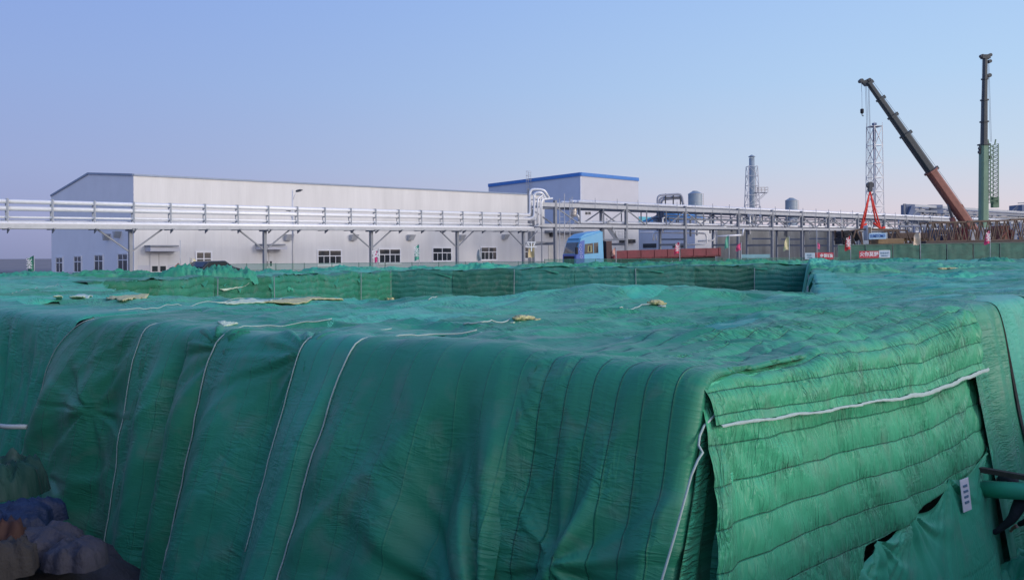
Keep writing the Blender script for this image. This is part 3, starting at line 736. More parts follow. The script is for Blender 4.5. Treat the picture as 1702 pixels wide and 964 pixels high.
cord([(196, 520), (260, 517), (330, 508), (430, 505), (520, 498)], .016, 'white cord winding past the left end of the yellow foam strip')
cord([(770, 546), (800, 541), (850, 536)], .022, 'short white cord ending at the yellow foam lump')
cord([(1030, 521), (1065, 513), (1105, 511)], .022, 'white cord leading to the small yellow foam plug')
cord([(20, 491), (60, 480), (95, 475), (150, 483)], .016, 'thin white cord peaked above the far left end')
cord([(712, 503), (725, 497), (735, 492)], .020, 'short white tape over the round hump left of centre')
cord([(1245, 545), (1330, 536), (1400, 528)], .008, 'thin dark thread along the puffed rim', m=m_dkmesh) if False else None
m_foam = mat('yellow_foam', (.50, .49, .26), .95, var=.18, vscale=6, bump=.5, bscale=30)
m_pale = mat('pale_plastic_film', (.52, .64, .48), .6, var=.12, vscale=3, bump=.3, bscale=9)
def sheet(pixpoly, m, label, name, cat, group=None, lift=.05):
    ps = [lie(*q) for q in pixpoly]; n = len(ps); top = []; 
    vs = []
    for p in ps: vs.append(Vector((p.x, p.y, float(drape(np.array(p.x), np.array(p.y)))+lift)))
    import bmesh
    bm = bmesh.new(); f = bm.faces.new([bm.verts.new(v) for v in vs]); bmesh.ops.triangulate(bm, faces=[f])
    bmesh.ops.subdivide_edges(bm, edges=bm.edges[:], cuts=9, use_grid_fill=True)
    for v in bm.verts: v.co.z = float(drape(np.array(v.co.x), np.array(v.co.y)))+lift+.02*random.random()
    bmesh.ops.recalc_face_normals(bm, faces=bm.faces[:])
    for f in bm.faces: f.smooth = True
    me = bpy.data.meshes.new(name); bm.to_mesh(me); bm.free(); o = bpy.data.objects.new(name, me); C.objects.link(o); me.materials.append(m)
    s_ = o.modifiers.new('t', 'SOLIDIFY'); s_.thickness = .02
    return tag(o, label, cat, group)
sheet([(176, 499), (186, 496), (248, 493), (222, 500), (205, 506)], m_foam, 'yellow foam sheet lying on the quilts below the gable windows', 'foam_sheet', 'foam sheet')
sheet([(360, 509), (400, 503), (470, 500), (440, 508), (390, 511)], m_pale, 'long pale film strip left of the yellow foam strip', 'plastic_film', 'plastic film')
sheet([(430, 508), (470, 501), (530, 498), (592, 497), (570, 503), (520, 503), (480, 509)], m_foam, 'long wavy yellow foam strip below the second facade window', 'foam_sheet', 'foam sheet')
sheet([(115, 498), (128, 494), (155, 495), (140, 499)], m_pale, 'small pale film scrap left of the yellow foam sheet', 'plastic_film', 'plastic film')
sheet([(88, 498), (102, 496), (104, 499), (92, 500)], m_pale, 'leftmost tiny pale film scrap', 'plastic_film', 'plastic film')
sheet([(362, 545), (385, 544), (395, 547), (372, 549)], m_pale, 'pale scrap near the rim above the broad rippled quilt', 'plastic_film', 'plastic film')
sheet([(365, 486), (395, 484), (415, 482), (400, 488), (372, 489)], m_pale, 'curved pale film strip at the near rim, below the lamp mast', 'plastic_film', 'plastic film')
def lump(px, py, r, m, label, name, cat, n=5, sc_=(1.5, 1, .5)):
    p = lie(px, py); b = MB(); import bmesh
    rn = random.Random(int(px)); root = None
    bm = bmesh.new()
    for k in range(n):
        c = Vector((p.x+rn.uniform(-r, r)*1.4, p.y+rn.uniform(-r, r)*.5, p.z+r*.35+rn.uniform(0, r*.3)))
        ret = bmesh.ops.create_icosphere(bm, subdivisions=3, radius=r*rn.uniform(.4, .75), matrix=Matrix.Translation(c) @ Matrix.Diagonal((*sc_, 1)))
        for v in ret['verts']:
            q = v.co*9/max(r, .05)*.25; v.co += (v.co-c)*(.45*float(ridge(np.array(q.x*2+k), np.array(q.y*2+q.z*2)))-.1)
    for f in bm.faces: f.smooth = True
    me = bpy.data.meshes.new(name); bm.to_mesh(me); bm.free(); o = bpy.data.objects.new(name, me); C.objects.link(o); me.materials.append(m)
    return tag(o, label, cat)
lump(877, 536, .13, m_foam, 'yellow foam lump tied down in the middle of the quilts', 'foam_lump', 'foam')
lump(857, 540, .06, m_pale, 'small white foam scrap beside the yellow lump', 'foam_scrap', 'foam', 2)
lump(1090, 508, .14, m_foam, 'yellow foam plug right of the big round hump', 'foam_lump', 'foam', 4)
lump(1104, 512, .08, m_cord, 'grey white rag beside the yellow foam plug', 'rag', 'rag', 3)
lump(648, 499, .17, m_foam, 'small yellow foam roll at the near rim of the court', 'foam_lump', 'foam', 3, (1.1, .7, .9))
lump(1252, 485, .2, m_pale, 'pale twisted scrap at the right end of the court', 'foam_scrap', 'foam', 4, (1.6, .6, .3))
lump(1577, 450, .3, m_foam, 'pale yellow scrap far right below the white crane cab', 'foam_lump', 'foam', 3, (1.6, .7, .4))
lump(484, 484, .22, q_top, 'small peaked quilt corner poking up below the second facade window', 'quilt_tip', 'quilt', 2, (1, .4, 1.2))

# ================================================================ BUILDINGS
m_white = mat('white_cladding', (.60, .60, .59), .5, var=.09, vscale=.6, stretch=(1, 1, .12), ribs=.9, spec=.35)
m_wlow = mat('white_cladding_low', (.62, .62, .61), .55, var=.04, vscale=.6, ribs=.25, spec=.35)
m_gable = mat('blue_grey_cladding', (.72, .74, .77), .6, var=.04, vscale=.5, ribs=.9, spec=.35)
m_bluewall = mat('steel_blue_cladding', (.50, .56, .66), .5, var=.04, vscale=.5, ribs=.9)
m_greyw = mat('pale_grey_cladding', (.50, .51, .55), .6, var=.04, vscale=.4, ribs=.9)
m_blue = mat('bright_blue_trim', (.05, .19, .52), .45, var=.08)
m_bluet = mat('blue_grey_trim', (.22, .28, .38), .5, var=.08)
m_roof = mat('grey_roof_sheet', (.40, .42, .45), .6, var=.05)
m_glass = mat('dark_window_glass', (.025, .032, .04), .08, var=.3, vscale=.8, spec=.8)
m_frame = mat('white_window_frame', (.75, .76, .77), .5, var=.04)
m_steel = mat('painted_grey_steel', (.20, .22, .25), .5, var=.12, vscale=2)
m_steell = mat('light_grey_steel', (.40, .42, .44), .5, var=.12, vscale=2)
m_door = mat('white_metal_door', (.60, .60, .60), .5, var=.05)
m_silver = mat('bright_pipe_cladding', (.82, .83, .83), .5, .15, var=.06, vscale=3)
m_dark = mat('dark_grey_metal', (.06, .065, .075), .5, var=.2)
m_slate = mat('slate_blue_duct', (.13, .17, .26), .5, var=.15, vscale=1)
m_concrete = mat('concrete_plinth', (.36, .35, .35), .9, var=.15, vscale=1, bump=.3)

class Wall:
    """vertical plane through A along unit direction d (2D), outward normal n towards the camera"""
    def __init__(s, A, d):
        s.A = Vector((A[0], A[1])); s.d = Vector(d).normalized(); s.n = Vector((s.d.y, -s.d.x))
        if s.n.dot(-s.A) < 0: s.n = -s.n
    def hit(s, px, py, off=0.):
        r = at(px, py, 1.0) - Vector((0, 0, EYE)); A = s.A+s.n*off
        # r.xy*k = A + d*t
        den = r.x*s.n.x+r.y*s.n.y; k = (A.x*s.n.x+A.y*s.n.y)/den
        return Vector((r.x*k, r.y*k, EYE+r.z*k))
    def box(s, mb, x0, y0, x1, y1, o0, o1):
        """pixel rectangle (top-left, bottom-right) on the wall, from offset o0 to o1"""
        a = s.hit(x0, y0); c = s.hit(x1, y1); m = s.hit((x0+x1)/2, (y0+y1)/2)
        zt = (s.hit(x0, y0).z+s.hit(x1, y0).z)/2; zb = (s.hit(x0, y1).z+s.hit(x1, y1).z)/2
        return s.wbox(mb, a, c, zb, zt, o0, o1)
    def wbox(s, mb, a, c, zb, zt, o0, o1):
        d3 = Vector((s.d.x, s.d.y, 0)); n3 = Vector((s.n.x, s.n.y, 0)); L_ = (Vector((c.x, c.y, 0))-Vector((a.x, a.y, 0))).length
        ctr = Vector(((a.x+c.x)/2, (a.y+c.y)/2, (zb+zt)/2)) + n3*(o0+o1)/2
        return mb.frame(ctr, d3, n3, (0, 0, 1), L_/2, abs(o1-o0)/2, abs(zt-zb)/2)
def window(wall, parent, x0, y0, x1, y1, cols, transom=.38, frame_m=None):
    fr = MB(); a = wall.hit(x0, y0); c = wall.hit(x1, y1); zt = (wall.hit(x0, y0).z+wall.hit(x1, y0).z)/2; zb = (wall.hit(x0, y1).z+wall.hit(x1, y1).z)/2
    a = Vector((a.x, a.y, 0)); c = Vector((c.x, c.y, 0)); Lw = (c-a).length; e = (c-a)/Lw
    rv_ = MB(); wall.wbox(rv_, a-e*.09, a-e*.0, zb, zt, 0, .10); wall.wbox(rv_, c, c+e*.09, zb, zt, 0, .10); wall.wbox(rv_, a-e*.09, c+e*.09, zt, zt+.09, 0, .10); wall.wbox(rv_, a-e*.12, c+e*.12, zb-.1, zb, 0, .14)
    w = rv_.build('window', frame_m or m_frame, parent)
    g_ = MB(); wall.wbox(g_, a, c, zb, zt, .004, .03); g_.build('pane', m_glass, w)
    zm = zt-(zt-zb)*transom; t_ = .045
    wall.wbox(fr, a, c, zm-t_, zm+t_, .032, .08)
    for k in range(1, cols):
        q = a+e*Lw*k/cols; main = (cols == 2 or k == cols//2)
        wall.wbox(fr, q-e*t_*(1 if main else .6), q+e*t_*(1 if main else .6), zb, zt if main else zm, .034, .075)
    for q0, q1 in ((a, a+e*t_*1.2), (c-e*t_*1.2, c)): wall.wbox(fr, q0, q1, zb, zt, .036, .072)
    wall.wbox(fr, a, c, zb, zb+.07, .038, .07); wall.wbox(fr, a, c, zt-.07, zt, .038, .07)
    fr.build('frame', frame_m or m_frame, w)
    return w

# ---- main hall
dA = 75.; A0 = Vector((-.4687*dA, dA)); dF = Vector((.7046, .7096)); dG = Vector((-.7096, .7046))
WF = Wall(A0, dF); WG = Wall(A0, dG)
hall = thing('long_industrial_hall', 'long white clad hall with a blue grey gable and ridge, filling the left half', 'building', (A0.x, A0.y, 0))
e0 = WF.hit(222, 290); e1 = WF.hit(905, 324); gl_ = WG.hit(85, 325); rdg = WG.hit(147, 288)
c2 = Vector((e1.x, e1.y, 0)) + Vector((dG.x, dG.y, 0))*(Vector((gl_.x-e0.x, gl_.y-e0.y, 0)).length)
def quad(name, ps, m, parent, d):
    b = MB(); b.add(ps, [tuple(range(len(ps)))]); return b.build(name, m, parent, uvdir=d)
V3 = lambda p, z: Vector((p.x, p.y, z))
facade = quad('facade_wall', [V3(e0, 0), V3(e1, 0), e1, e0], m_white, hall, (dF.x, dF.y, 0))
quad('gable_wall', [V3(gl_, 0), V3(e0, 0), e0, rdg, gl_], m_gable, hall, (dG.x, dG.y, 0))
gm = Vector((rdg.x, rdg.y, 0)) + Vector((e1.x-e0.x, e1.y-e0.y, 0)); ridge1 = V3(gm, rdg.z+(e1.z-e0.z)); back1 = V3(c2, gl_.z+(e1.z-e0.z))
quad('end_wall', [V3(c2, 0), V3(e1, 0), e1, ridge1, back1], m_gable, hall, (dG.x, dG.y, 0))
quad('rear_wall', [V3(gl_, 0), V3(c2, 0), back1, gl_], m_white, hall, (dF.x, dF.y, 0))
rb = MB(); up = Vector((0, 0, .03)); rb.add([e0+up, e1+up, ridge1+up, rdg+up, back1+up, gl_+up], [(0, 1, 2, 3), (3, 2, 4, 5)]); roof = rb.build('roof', m_roof, hall)
b = MB(); nf = Vector((WF.n.x, WF.n.y, 0)); b.bar(e0+nf*.06+Vector((0, 0, -.05)), e1+nf*.06+Vector((0, 0, -.05)), .10, .17); b.build('eave_gutter', m_bluet, roof)
b = MB(); ng = Vector((WG.n.x, WG.n.y, 0)); z_ = Vector((0, 0, -.04)); b.bar(gl_+ng*.05+z_, rdg+ng*.05+z_, .1, .2); b.bar(rdg+ng*.05+z_, e0+ng*.05+z_, .1, .2); b.build('verge_trim', m_bluet, roof)
b = MB(); WF.wbox(b, e0-Vector((dF.x, dF.y, 0))*.03, e0+Vector((dF.x, dF.y, 0))*.30, 0, e0.z-.2, .012, .05); b.build('corner_trim', m_white, hall)
b = MB(); WF.wbox(b, e0, e1, 0, 1.0, .003, .035); b.build('plinth', m_greyw, hall)
b = MB(); mid = (WF.hit(600, 384).z); WF.wbox(b, e0, e1, 4.9, 4.96, .003, .03); b.build('cladding_joint', m_roof, hall)
for x0, y0, x1, y1, nc in [(326, 419, 351, 447, 2), (528, 416, 567, 441, 4), (630, 414, 665, 438, 4), (719, 412, 750, 434, 4), (799, 411, 825, 432, 4), (872, 411, 884, 430, 2)]:
    window(WF, hall, x0, y0, x1, y1, nc, .38 if nc > 2 else .4)
for x0, y0, x1, y1 in [(94, 428, 105, 453), (124, 426, 136, 452.5), (158, 424, 172, 452), (197, 422, 213, 451)]:
    window(WG, hall, x0, y0, x1, y1, 2, .35, m_gable)
for x0, y0, x1, y1 in [(249, 421, 278, 462), (438, 415, 454, 452)]:
    b = MB(); WF.box(b, x0, y0, x1, y1, .04, .10); dr_ = b.build('door', m_door, hall)
    b = MB(); xm = (x0+x1)/2; h_ = y1-y0
    for a_, c_ in ((x0+3, xm-2), (xm+2, x1-3)): WF.box(b, a_, y0+h_*.52, c_, y0+h_*.74, .102, .12)
    b.build('door_panes', m_glass, dr_)
    b = MB(); WF.box(b, xm-.3, y0, xm+.3, y1, .103, .118); b.build('door_gap', m_dark, dr_)
for x0, y0, x1, y1 in [(241, 408, 291, 418), (425, 406, 467, 415)]:
    b = MB(); WF.box(b, x0, y0+3, x1, y1, .0, 1.3); cp = b.build('canopy', m_greyw, hall)
    b = MB(); WF.box(b, x0-1, y0, x1-4, y0+2.5, .0, 1.45); b.build('canopy_edge', m_steel, cp)
for i, (x0, y0) in enumerate([(478, 395), (586, 395), (681, 395), (765, 395), (838, 394)]):
    p = WF.hit(x0, y0); k = (WF.n.x, WF.n.y, 0); b = MB(); s_ = 5.2
    e3 = Vector((dF.x, dF.y, 0)); n3 = Vector(k); h_ = .33
    q = [p+e3*x_+Vector((0, 0, z_)) for x_, z_ in ((-.42, h_), (.42, h_), (.30, -h_), (-.42, -h_))]
    vs_ = [v for v in q]+[v+n3*(.75 if j < 2 else .35) for j, v in enumerate(q)]
    b.add(vs_, [(0, 1, 2, 3), (7, 6, 5, 4), (0, 4, 5, 1), (1, 5, 6, 2), (2, 6, 7, 3), (3, 7, 4, 0)]); b.build('vent_hood', m_steell, hall)
for x0, y0 in [(182, 394), (200, 390)]:
    p = WG.hit(x0, y0); b = MB(); n3 = Vector((WG.n.x, WG.n.y, 0)); e3 = Vector((dG.x, dG.y, 0)); b.extrude([p-e3*.4+Vector((0, 0, .3)), p+e3*.4+Vector((0, 0, .3)), p+e3*.1+Vector((0, 0, -.35))], n3*.6); b.build('vent_hood', m_steell, hall)
# rooftop? the hall's low continuation
annex = thing('low_white_annex', 'low white annex behind the blue truck, with a cream roller door and dark canopy strips', 'building', (e1.x, e1.y, 0))
f0 = WF.hit(905.6, 374); f1 = WF.hit(1062, 372); D3 = Vector((dG.x, dG.y, 0)); nF = Vector((WF.n.x, WF.n.y, 0))
f0 = V3(f0, 6.2)-nF*.1; f1 = V3(f1, 6.6)-nF*.1
quad('front_wall', [V3(f0, 0), V3(f1, 0), f1, f0], m_wlow, annex, (dF.x, dF.y, 0))
quad('side_wall', [V3(f1, 0), V3(f1+D3*12, 0), f1+D3*12, f1], m_greyw, annex, (dG.x, dG.y, 0))
quad('rear_wall', [V3(f1+D3*12, 0), V3(f0+D3*12, 0), f0+D3*12, f1+D3*12], m_greyw, annex, (dF.x, dF.y, 0))
b = MB(); b.add([f0+up, f1+up, f1+D3*12+up, f0+D3*12+up], [(0, 1, 2, 3)]); b.build('roof', m_roof, annex)
b = MB(); WF.box(b, 912, 402, 927, 434, -.09, .0); b.build('roller_door', mat('cream_door', (.62, .60, .53), .6, var=.04, ribs=.12), annex)
b = MB(); WF.box(b, 906, 384, 962, 387.5, -.09, .9); b.build('canopy', m_steel, annex)
b = MB(); WF.box(b, 1030, 398, 1054, 404, -.09, .3); b.build('window', m_glass, annex)
b = MB(); WF.box(b, 914, 388, 920, 393.5, -.09, .4); b.build('wall_lamp', m_dark, annex)
hw = thing('roller_door_frame', '', '') if False else None

# ---- tall blue trimmed hall behind
bh = at(965, 424, 140); bd_l = Wall((bh.x, bh.y), (-.7096, .7046)); bd_r = Wall((bh.x, bh.y), (.7046, .7096))
blue = thing('tall_blue_trimmed_hall', 'tall windowless hall with a bright blue parapet band, rising behind the long white hall', 'building', (bh.x, bh.y, 0))
t0 = bd_r.hit(965, 288); t1 = bd_r.hit(1061, 297); t2 = bd_l.hit(812, 307); t3 = V3(t1+(t2-t0), (t1.z+t2.z-t0.z))
quad('left_wall', [V3(t2, 0), V3(t0, 0), t0, t2], m_bluewall, blue, (-.7096, .7046, 0)); quad('right_wall', [V3(t0, 0), V3(t1, 0), t1, t0], m_greyw, blue, (.7046, .7096, 0))
quad('rear_wall', [V3(t1, 0), V3(t3, 0), t3, t1], m_bluewall, blue, (-.7096, .7046, 0)); quad('far_wall', [V3(t2, 0), V3(t3, 0), t3, t2], m_greyw, blue, (.7046, .7096, 0))
b = MB(); b.add([t0, t1, t3, t2], [(0, 1, 2, 3)]); b.build('roof', m_roof, blue)
b = MB(); nr_ = Vector((bd_r.n.x, bd_r.n.y, 0)); nl_ = Vector((bd_l.n.x, bd_l.n.y, 0)); zz = Vector((0, 0, .12-.3))
b.bar(t0+nr_*.08+zz, t1+nr_*.08+zz, .16, .62); b.bar(t2+nl_*.08+zz, t0+nl_*.08+zz, .16, .62); b.build('parapet_band', m_blue, blue)
b = MB(); b.bar(V3(t0, 0)+nr_*.04, V3(t0, t0.z-.6)+nr_*.04, .22); b.build('corner_trim', m_frame, blue)
for x_ in (974.5, 979.5):
    b = MB(); bd_r.box(b, x_-1.6, 352.5, x_+1.6, 356.5, .0, .12); b.build('window', m_glass, blue)
# caged ladder up the left wall, and roof rail
b = MB(); p0 = bd_l.hit(880, 330, .5); p1 = bd_l.hit(880, 286, .5); p0.z = 5
ex = Vector((bd_l.d.x, bd_l.d.y, 0))
for s_ in (-.35, .35): b.bar(p0+ex*s_, p1+ex*s_, .06)
z_ = 5.3
while z_ < p1.z: b.bar(V3(p0-ex*.35, z_), V3(p0+ex*.35, z_), .035); z_ += .35
lad = b.build('caged_ladder', m_steell, blue)
b = MB(); z_ = 7.5
while z_ < p1.z+.2:
    pts = [V3(p0, z_)+ex*.42*math.cos(t)+nl_*(.0+.75*math.sin(t)) for t in np.linspace(0, math.pi, 9)]; b.tube(pts, .03, 5); z_ += .8
for t in (.25, .5, .75): b.bar(V3(p0, 7.5)+ex*.42*math.cos(t*math.pi)+nl_*.75*math.sin(t*math.pi), V3(p0, p1.z+.1)+ex*.42*math.cos(t*math.pi)+nl_*.75*math.sin(t*math.pi), .03)
b.build('safety_cage', m_steell, lad)
b = MB(); q0 = bd_l.hit(842, 304, -.8); q1 = bd_l.hit(856, 302, -.8)
for k in range(3): p = q0.lerp(q1, k/2); b.tube([V3(p, 13.6), V3(p, p.z+.1+k*.05), p+ex*-.4+Vector((0, 0, .1)), V3(p-ex*.7, p.z-.3)], .035, 5)
b.bar(q0+Vector((0, 0, .1)), q1+Vector((0, 0, .1)), .05); b.build('roof_hoops', m_dark, blue)

# ---- blue roofed workshop
w0 = at(1155, 424, 150); wl = Wall((w0.x, w0.y), (-.7096, .7046)); wr = Wall((w0.x, w0.y), (.7046, .7096))
ws = thing('blue_roofed_workshop', 'low workshop with a slanting blue roof, left of the grey sheeted wall', 'building', (w0.x, w0.y, 0))
a_ = wl.hit(1062, 370); c_ = wr.hit(1190, 366); k0 = wr.hit(1155, 366); zt_ = k0.z
k0 = V3(k0, zt_); a_ = V3(a_, zt_); c_ = V3(c_, zt_); d_ = a_+(c_-k0)
quad('left_wall', [V3(a_, 0), V3(k0, 0), k0, a_], m_bluewall, ws, (-.7096, .7046, 0)); quad('right_wall', [V3(k0, 0), V3(c_, 0), c_, k0], m_wlow, ws, (.7046, .7096, 0))
quad('rear_wall', [V3(c_, 0), V3(d_, 0), d_, c_], m_bluewall, ws, (-.7096, .7046, 0)); quad('far_wall', [V3(d_, 0), V3(a_, 0), a_, d_], m_wlow, ws, (.7046, .7096, 0))
m_blue2 = mat('blue_roof_sheet', (.07, .30, .62), .45, var=.08, ribs=.4)
hi = Vector((0, 0, 1.9)); b = MB(); m0 = (k0+a_)/2+hi; m1 = (c_+d_)/2+hi; b.add([k0, c_, m1, m0, a_, d_], [(0, 1, 2, 3), (4, 3, 2, 5), (0, 3, 4), (1, 5, 2)]); b.build('roof', m_blue2, ws)
for x_ in (1069, 1118):
    b = MB(); wl.box(b, x_, 405, x_+22, 412, .0, .08); b.build('window', m_glass, ws)
teal = thing('teal_shed', 'small teal topped shed between the tall blue trimmed hall and the slanting blue roof', 'shed', tuple(at(1078, 424, 165).xy)+(0,))
m_teal = mat('teal_sheet', (.10, .40, .48), .5, var=.08)
p = at(1064, 360, 165); q = at(1105, 360, 172); b = MB(); b.prism([(p.x, p.y), (q.x, q.y), (q.x-4, q.y+6), (p.x-4, p.y+6)], 0, p.z-1.3); b.build('wall', m_greyw, teal)
b = MB(); b.prism([(p.x-.2, p.y-.2), (q.x+.2, q.y-.2), (q.x-4, q.y+6.2), (p.x-4, p.y+6.2)], p.z-1.29, p.z); b.build('roof', m_teal, teal)

# ---- grey sheeted long wall
gw = thing('grey_sheeted_wall', 'long dull grey sheeted wall standing behind the pipe trestle', 'building', tuple(at(1192, 424, 155).xy)+(0,))
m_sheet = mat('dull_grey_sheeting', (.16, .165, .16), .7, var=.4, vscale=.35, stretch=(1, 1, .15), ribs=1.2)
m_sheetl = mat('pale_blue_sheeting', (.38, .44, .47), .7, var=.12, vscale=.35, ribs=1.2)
p = at(1192, 373, 155); q = at(1395, 376, 196); r_ = at(1600, 383, 250)
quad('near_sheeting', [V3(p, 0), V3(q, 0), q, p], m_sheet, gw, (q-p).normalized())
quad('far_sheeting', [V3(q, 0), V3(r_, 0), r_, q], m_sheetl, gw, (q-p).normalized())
bk = Vector((-6, 8, 0)); b = MB(); b.add([p, q, r_, r_+bk, q+bk, p+bk, V3(p+bk, 0), V3(q+bk, 0), V3(r_+bk, 0), V3(p, 0), V3(r_, 0)], [(0, 1, 4, 5), (1, 2, 3, 4), (5, 4, 7, 6), (4, 3, 8, 7), (0, 5, 6, 9), (2, 10, 8, 3)]); b.build('roof_and_rear', m_roof, gw)

# ================================================================ LEFT PIPE RACK
c45 = 90.93
def LU(u): Y = c45/(.992-u); return Vector((u*Y, Y, 0))
def Lx(px): 
    u = (px-851)/F; return LU(u)
P0 = Lx(0); P1 = Lx(870); dr3 = (P1-P0).normalized(); nr3 = Vector((dr3.y, -dr3.x, 0)); LEN = (P1-P0).length
def zl(t, rel): 
    """t metres from P0; rel height over the beam underside"""
    base = 3.74+(4.5-3.74)*t/LEN; return base + rel*(1.96+(1.9-1.96)*t/LEN)/1.96
lr = thing('left_pipe_rack', 'low pipe rack on T posts carrying stacked bright pipes before the long hall', 'pipe rack', tuple(P0))
T0, T1 = -8.0, LEN+1.3
pt = lambda t, rel, off=0.: P0+dr3*t+nr3*off+Vector((0, 0, zl(t, rel)))
for off in (-.65, .65):
    b = MB(); b.bar(pt(T0, .17, off), pt(T1, .17, off), .16, .30); b.build('beam', m_steell, lr)
for rel, off, r in ((1.93, .18, .16), (1.44, .2, .17), (.83, .12, .09), (.62, -.3, .07), (.40, .32, .17)):
    t_end = {1.93: LEN+.9, 1.44: LEN+1.9}.get(rel, T1)
    b = MB(); b.tube([pt(T0, rel, off), pt(t_end, rel, off)], r, 12); b.build('pipe', m_silver, lr, smooth=True)
sp4 = 2.8175; k = 0; xs0 = (Lx(11)-P0).length
t = xs0-2*sp4-.02
while t < LEN+.3:
    if t > T0:
        b = MB(); b.bar(pt(t, .3, .40), pt(t, 2.14, .40), .10); b.bar(pt(t, .3, -.05), pt(t, 2.14, -.05), .08); b.bar(pt(t, 2.1, -.05), pt(t, 2.1, .40), .06); 
        st = b.build('stanchion', m_steell, lr)
        for rel in (1.93-.19, 1.44-.2, .83-.12, .40-.2): b = MB(); b.bar(pt(t, rel, -.1), pt(t, rel, .42), .06); b.build('bracket', m_steel, st)
        b = MB(); b.bar(pt(t, .02, -.8), pt(t, .02, .95), .14, .10); b.extrude([pt(t-.03, .02, .3), pt(t-.03, .02, .96), pt(t-.03, -.30, .3)], dr3*.06)
        b.build('cross_arm', m_steel, st)
    t += sp4
for px_ in (217, 440, 617, 760, 870):
    t = (Lx(px_)-P0).length; b = MB(); g0 = P0+dr3*t
    b.bar(g0, pt(t, .02), .30, .26, dr3); col_ = b.build('column', m_steel, lr)
    b = MB(); b.bar(pt(t, .0, -.8), pt(t, .0, .8), .2, .2); b.build('cap_beam', m_steel, col_)
    for s_ in (-1, 1):
        b = MB(); q = g0+Vector((0, 0, zl(t, 0)-1.75)); b.bar(q, pt(t+s_*2.4, .02), .11); b.build('brace', m_steel, lr)
    b = MB(); b.box((g0.x-.4, g0.y-.4, 0), (g0.x+.4, g0.y+.4, .3)); b.build('footing', m_concrete, lr)
for i in range(1): pass
t = -22.4+(Lx(217)-P0).length
b = MB(); b.bar(P0+dr3*t, pt(t, .02), .3, .26, dr3); b.build('column', m_steel, lr)

# ================================================================ RIGHT TRUSSED RACK
u0 = .0537; cR = 111.9
def RU(px, Yadd=0): u = (px-851)/F; Y = cR/(1.219-u); return Vector((u*Y, Y, 0))
Q0 = RU(923); Qe = RU(1377); dq = (Qe-Q0).normalized(); nq_ = Vector((-dq.y, dq.x, 0)); LQ = (Qe-Q0).length
zu = lambda t: 7.9+.40*t/LQ; zw = lambda t: 5.45+.50*t/LQ
rr3 = thing('trussed_pipe_rack', 'tall two level trussed pipe rack running off to the right behind the truck', 'pipe rack', tuple(Q0))
qp = lambda t, z, off=0.: Q0+dq*t+nq_*off+Vector((0, 0, z))
tl = lambda px: (RU(px)-Q0).dot(dq)
TE = tl(1790); TS = tl(893)
for off in (0, 4.5):
    TS = tl(893)+off
    b = MB(); b.bar(qp(TS, zu(TS)-.2, off), qp(TE, zu(TE)-.2, off), .3, .46); b.build('upper_beam', m_steell if off == 0 else m_steel, rr3)
    b = MB(); b.bar(qp(TS, zw(TS)-.2, off), qp(TE, zw(TE)-.2, off), .3, .36); b.build('lower_beam', m_steell if off == 0 else m_steel, rr3)
cols = [923, 1041, 1139, 1227, 1283.5, 1332.6, 1377, 1425.5, 1469.5, 1506, 1546, 1580, 1613, 1644, 1672, 1698]
for ci, px_ in enumerate(cols):
    t = tl(px_)
    for off in (0, 4.5):
        b = MB(); b.bar(qp(t, 0, off), qp(t, zu(t)+.35, off), .36 if off == 0 else .28, .3, dq); b.build('column', m_steel, rr3)
    b = MB(); b.bar(qp(t, 3.1, 0), qp(t, 3.1, 4.5), .2, .28); b.bar(qp(t, zu(t)-.25, 0), qp(t, zu(t)-.25, 4.5), .2, .3); b.bar(qp(t, zw(t)-.2, 0), qp(t, zw(t)-.2, 4.5), .2, .3); b.build('cross_beam', m_steel, rr3)
    if ci+1 < len(cols):
        t2_ = tl(cols[ci+1]); n_ = 3 if t2_-t > 10 else 2
        if ci+1 >= 5: n_ = 2
        for off in (0, 4.5):
            b = MB()
            for j in range(1, n_): b.bar(qp(t+(t2_-t)*j/n_, zw(t), off), qp(t+(t2_-t)*j/n_, zu(t)-.4, off), .15)
            b.bar(qp(t, zu(t)-.4, off), qp(t+(t2_-t)/n_, zw(t), off), .13); b.build('truss_web', m_steel, rr3); b = MB(); b.bar(qp(t2_, zu(t2_)-.4, off), qp(t2_-(t2_-t)/n_, zw(t), off), .13); b.build('truss_web', m_steel, rr3)
tt = TS+1
while tt < TE:       # little pipe guides along the top
    b = MB(); b.bar(qp(tt, zu(tt)-.45, -.17), qp(tt, zu(tt)+.85, -.17), .07); b.bar(qp(tt, zu(tt)+.08, -.17), qp(tt, zu(tt)+.08, 4.5), .12); b.build('guide_post', m_steell, rr3)
    tt += 3.95
for off, r, dz in ((.35, .20, .36), (.95, .15, .32), (1.6, .24, .42), (2.5, .16, .34), (3.3, .22, .40), (4.1, .14, .32)):
    b = MB(); b.tube([qp(TS+2.5, zu(TS)+dz, off), qp(TE, zu(TE)+dz, off)], r, 10); b.build('pipe', m_silver, rr3, smooth=True)
for off, r, dz in ((.5, .14, .24), (1.3, .20, .30), (2.4, .12, .22), (3.4, .16, .26)):
    b = MB(); s_ = TS+6 if off > 1 else tl(960); b.tube([qp(s_, zw(s_)+dz, off), qp(TE, zw(TE)+dz, off)], r, 10); b.build('pipe', m_silver, rr3, smooth=True)
rn = random.Random(4)
for off, r, dz in ((.9, .10, 1.0), (1.9, .13, 1.15), (3.0, .09, 1.6)):
    b = MB(); b.tube([qp(tl(1130), zw(20)+dz, off), qp(TE, zw(TE)+dz, off)], r, 8); b.build('pipe', m_steell, rr3, smooth=True)
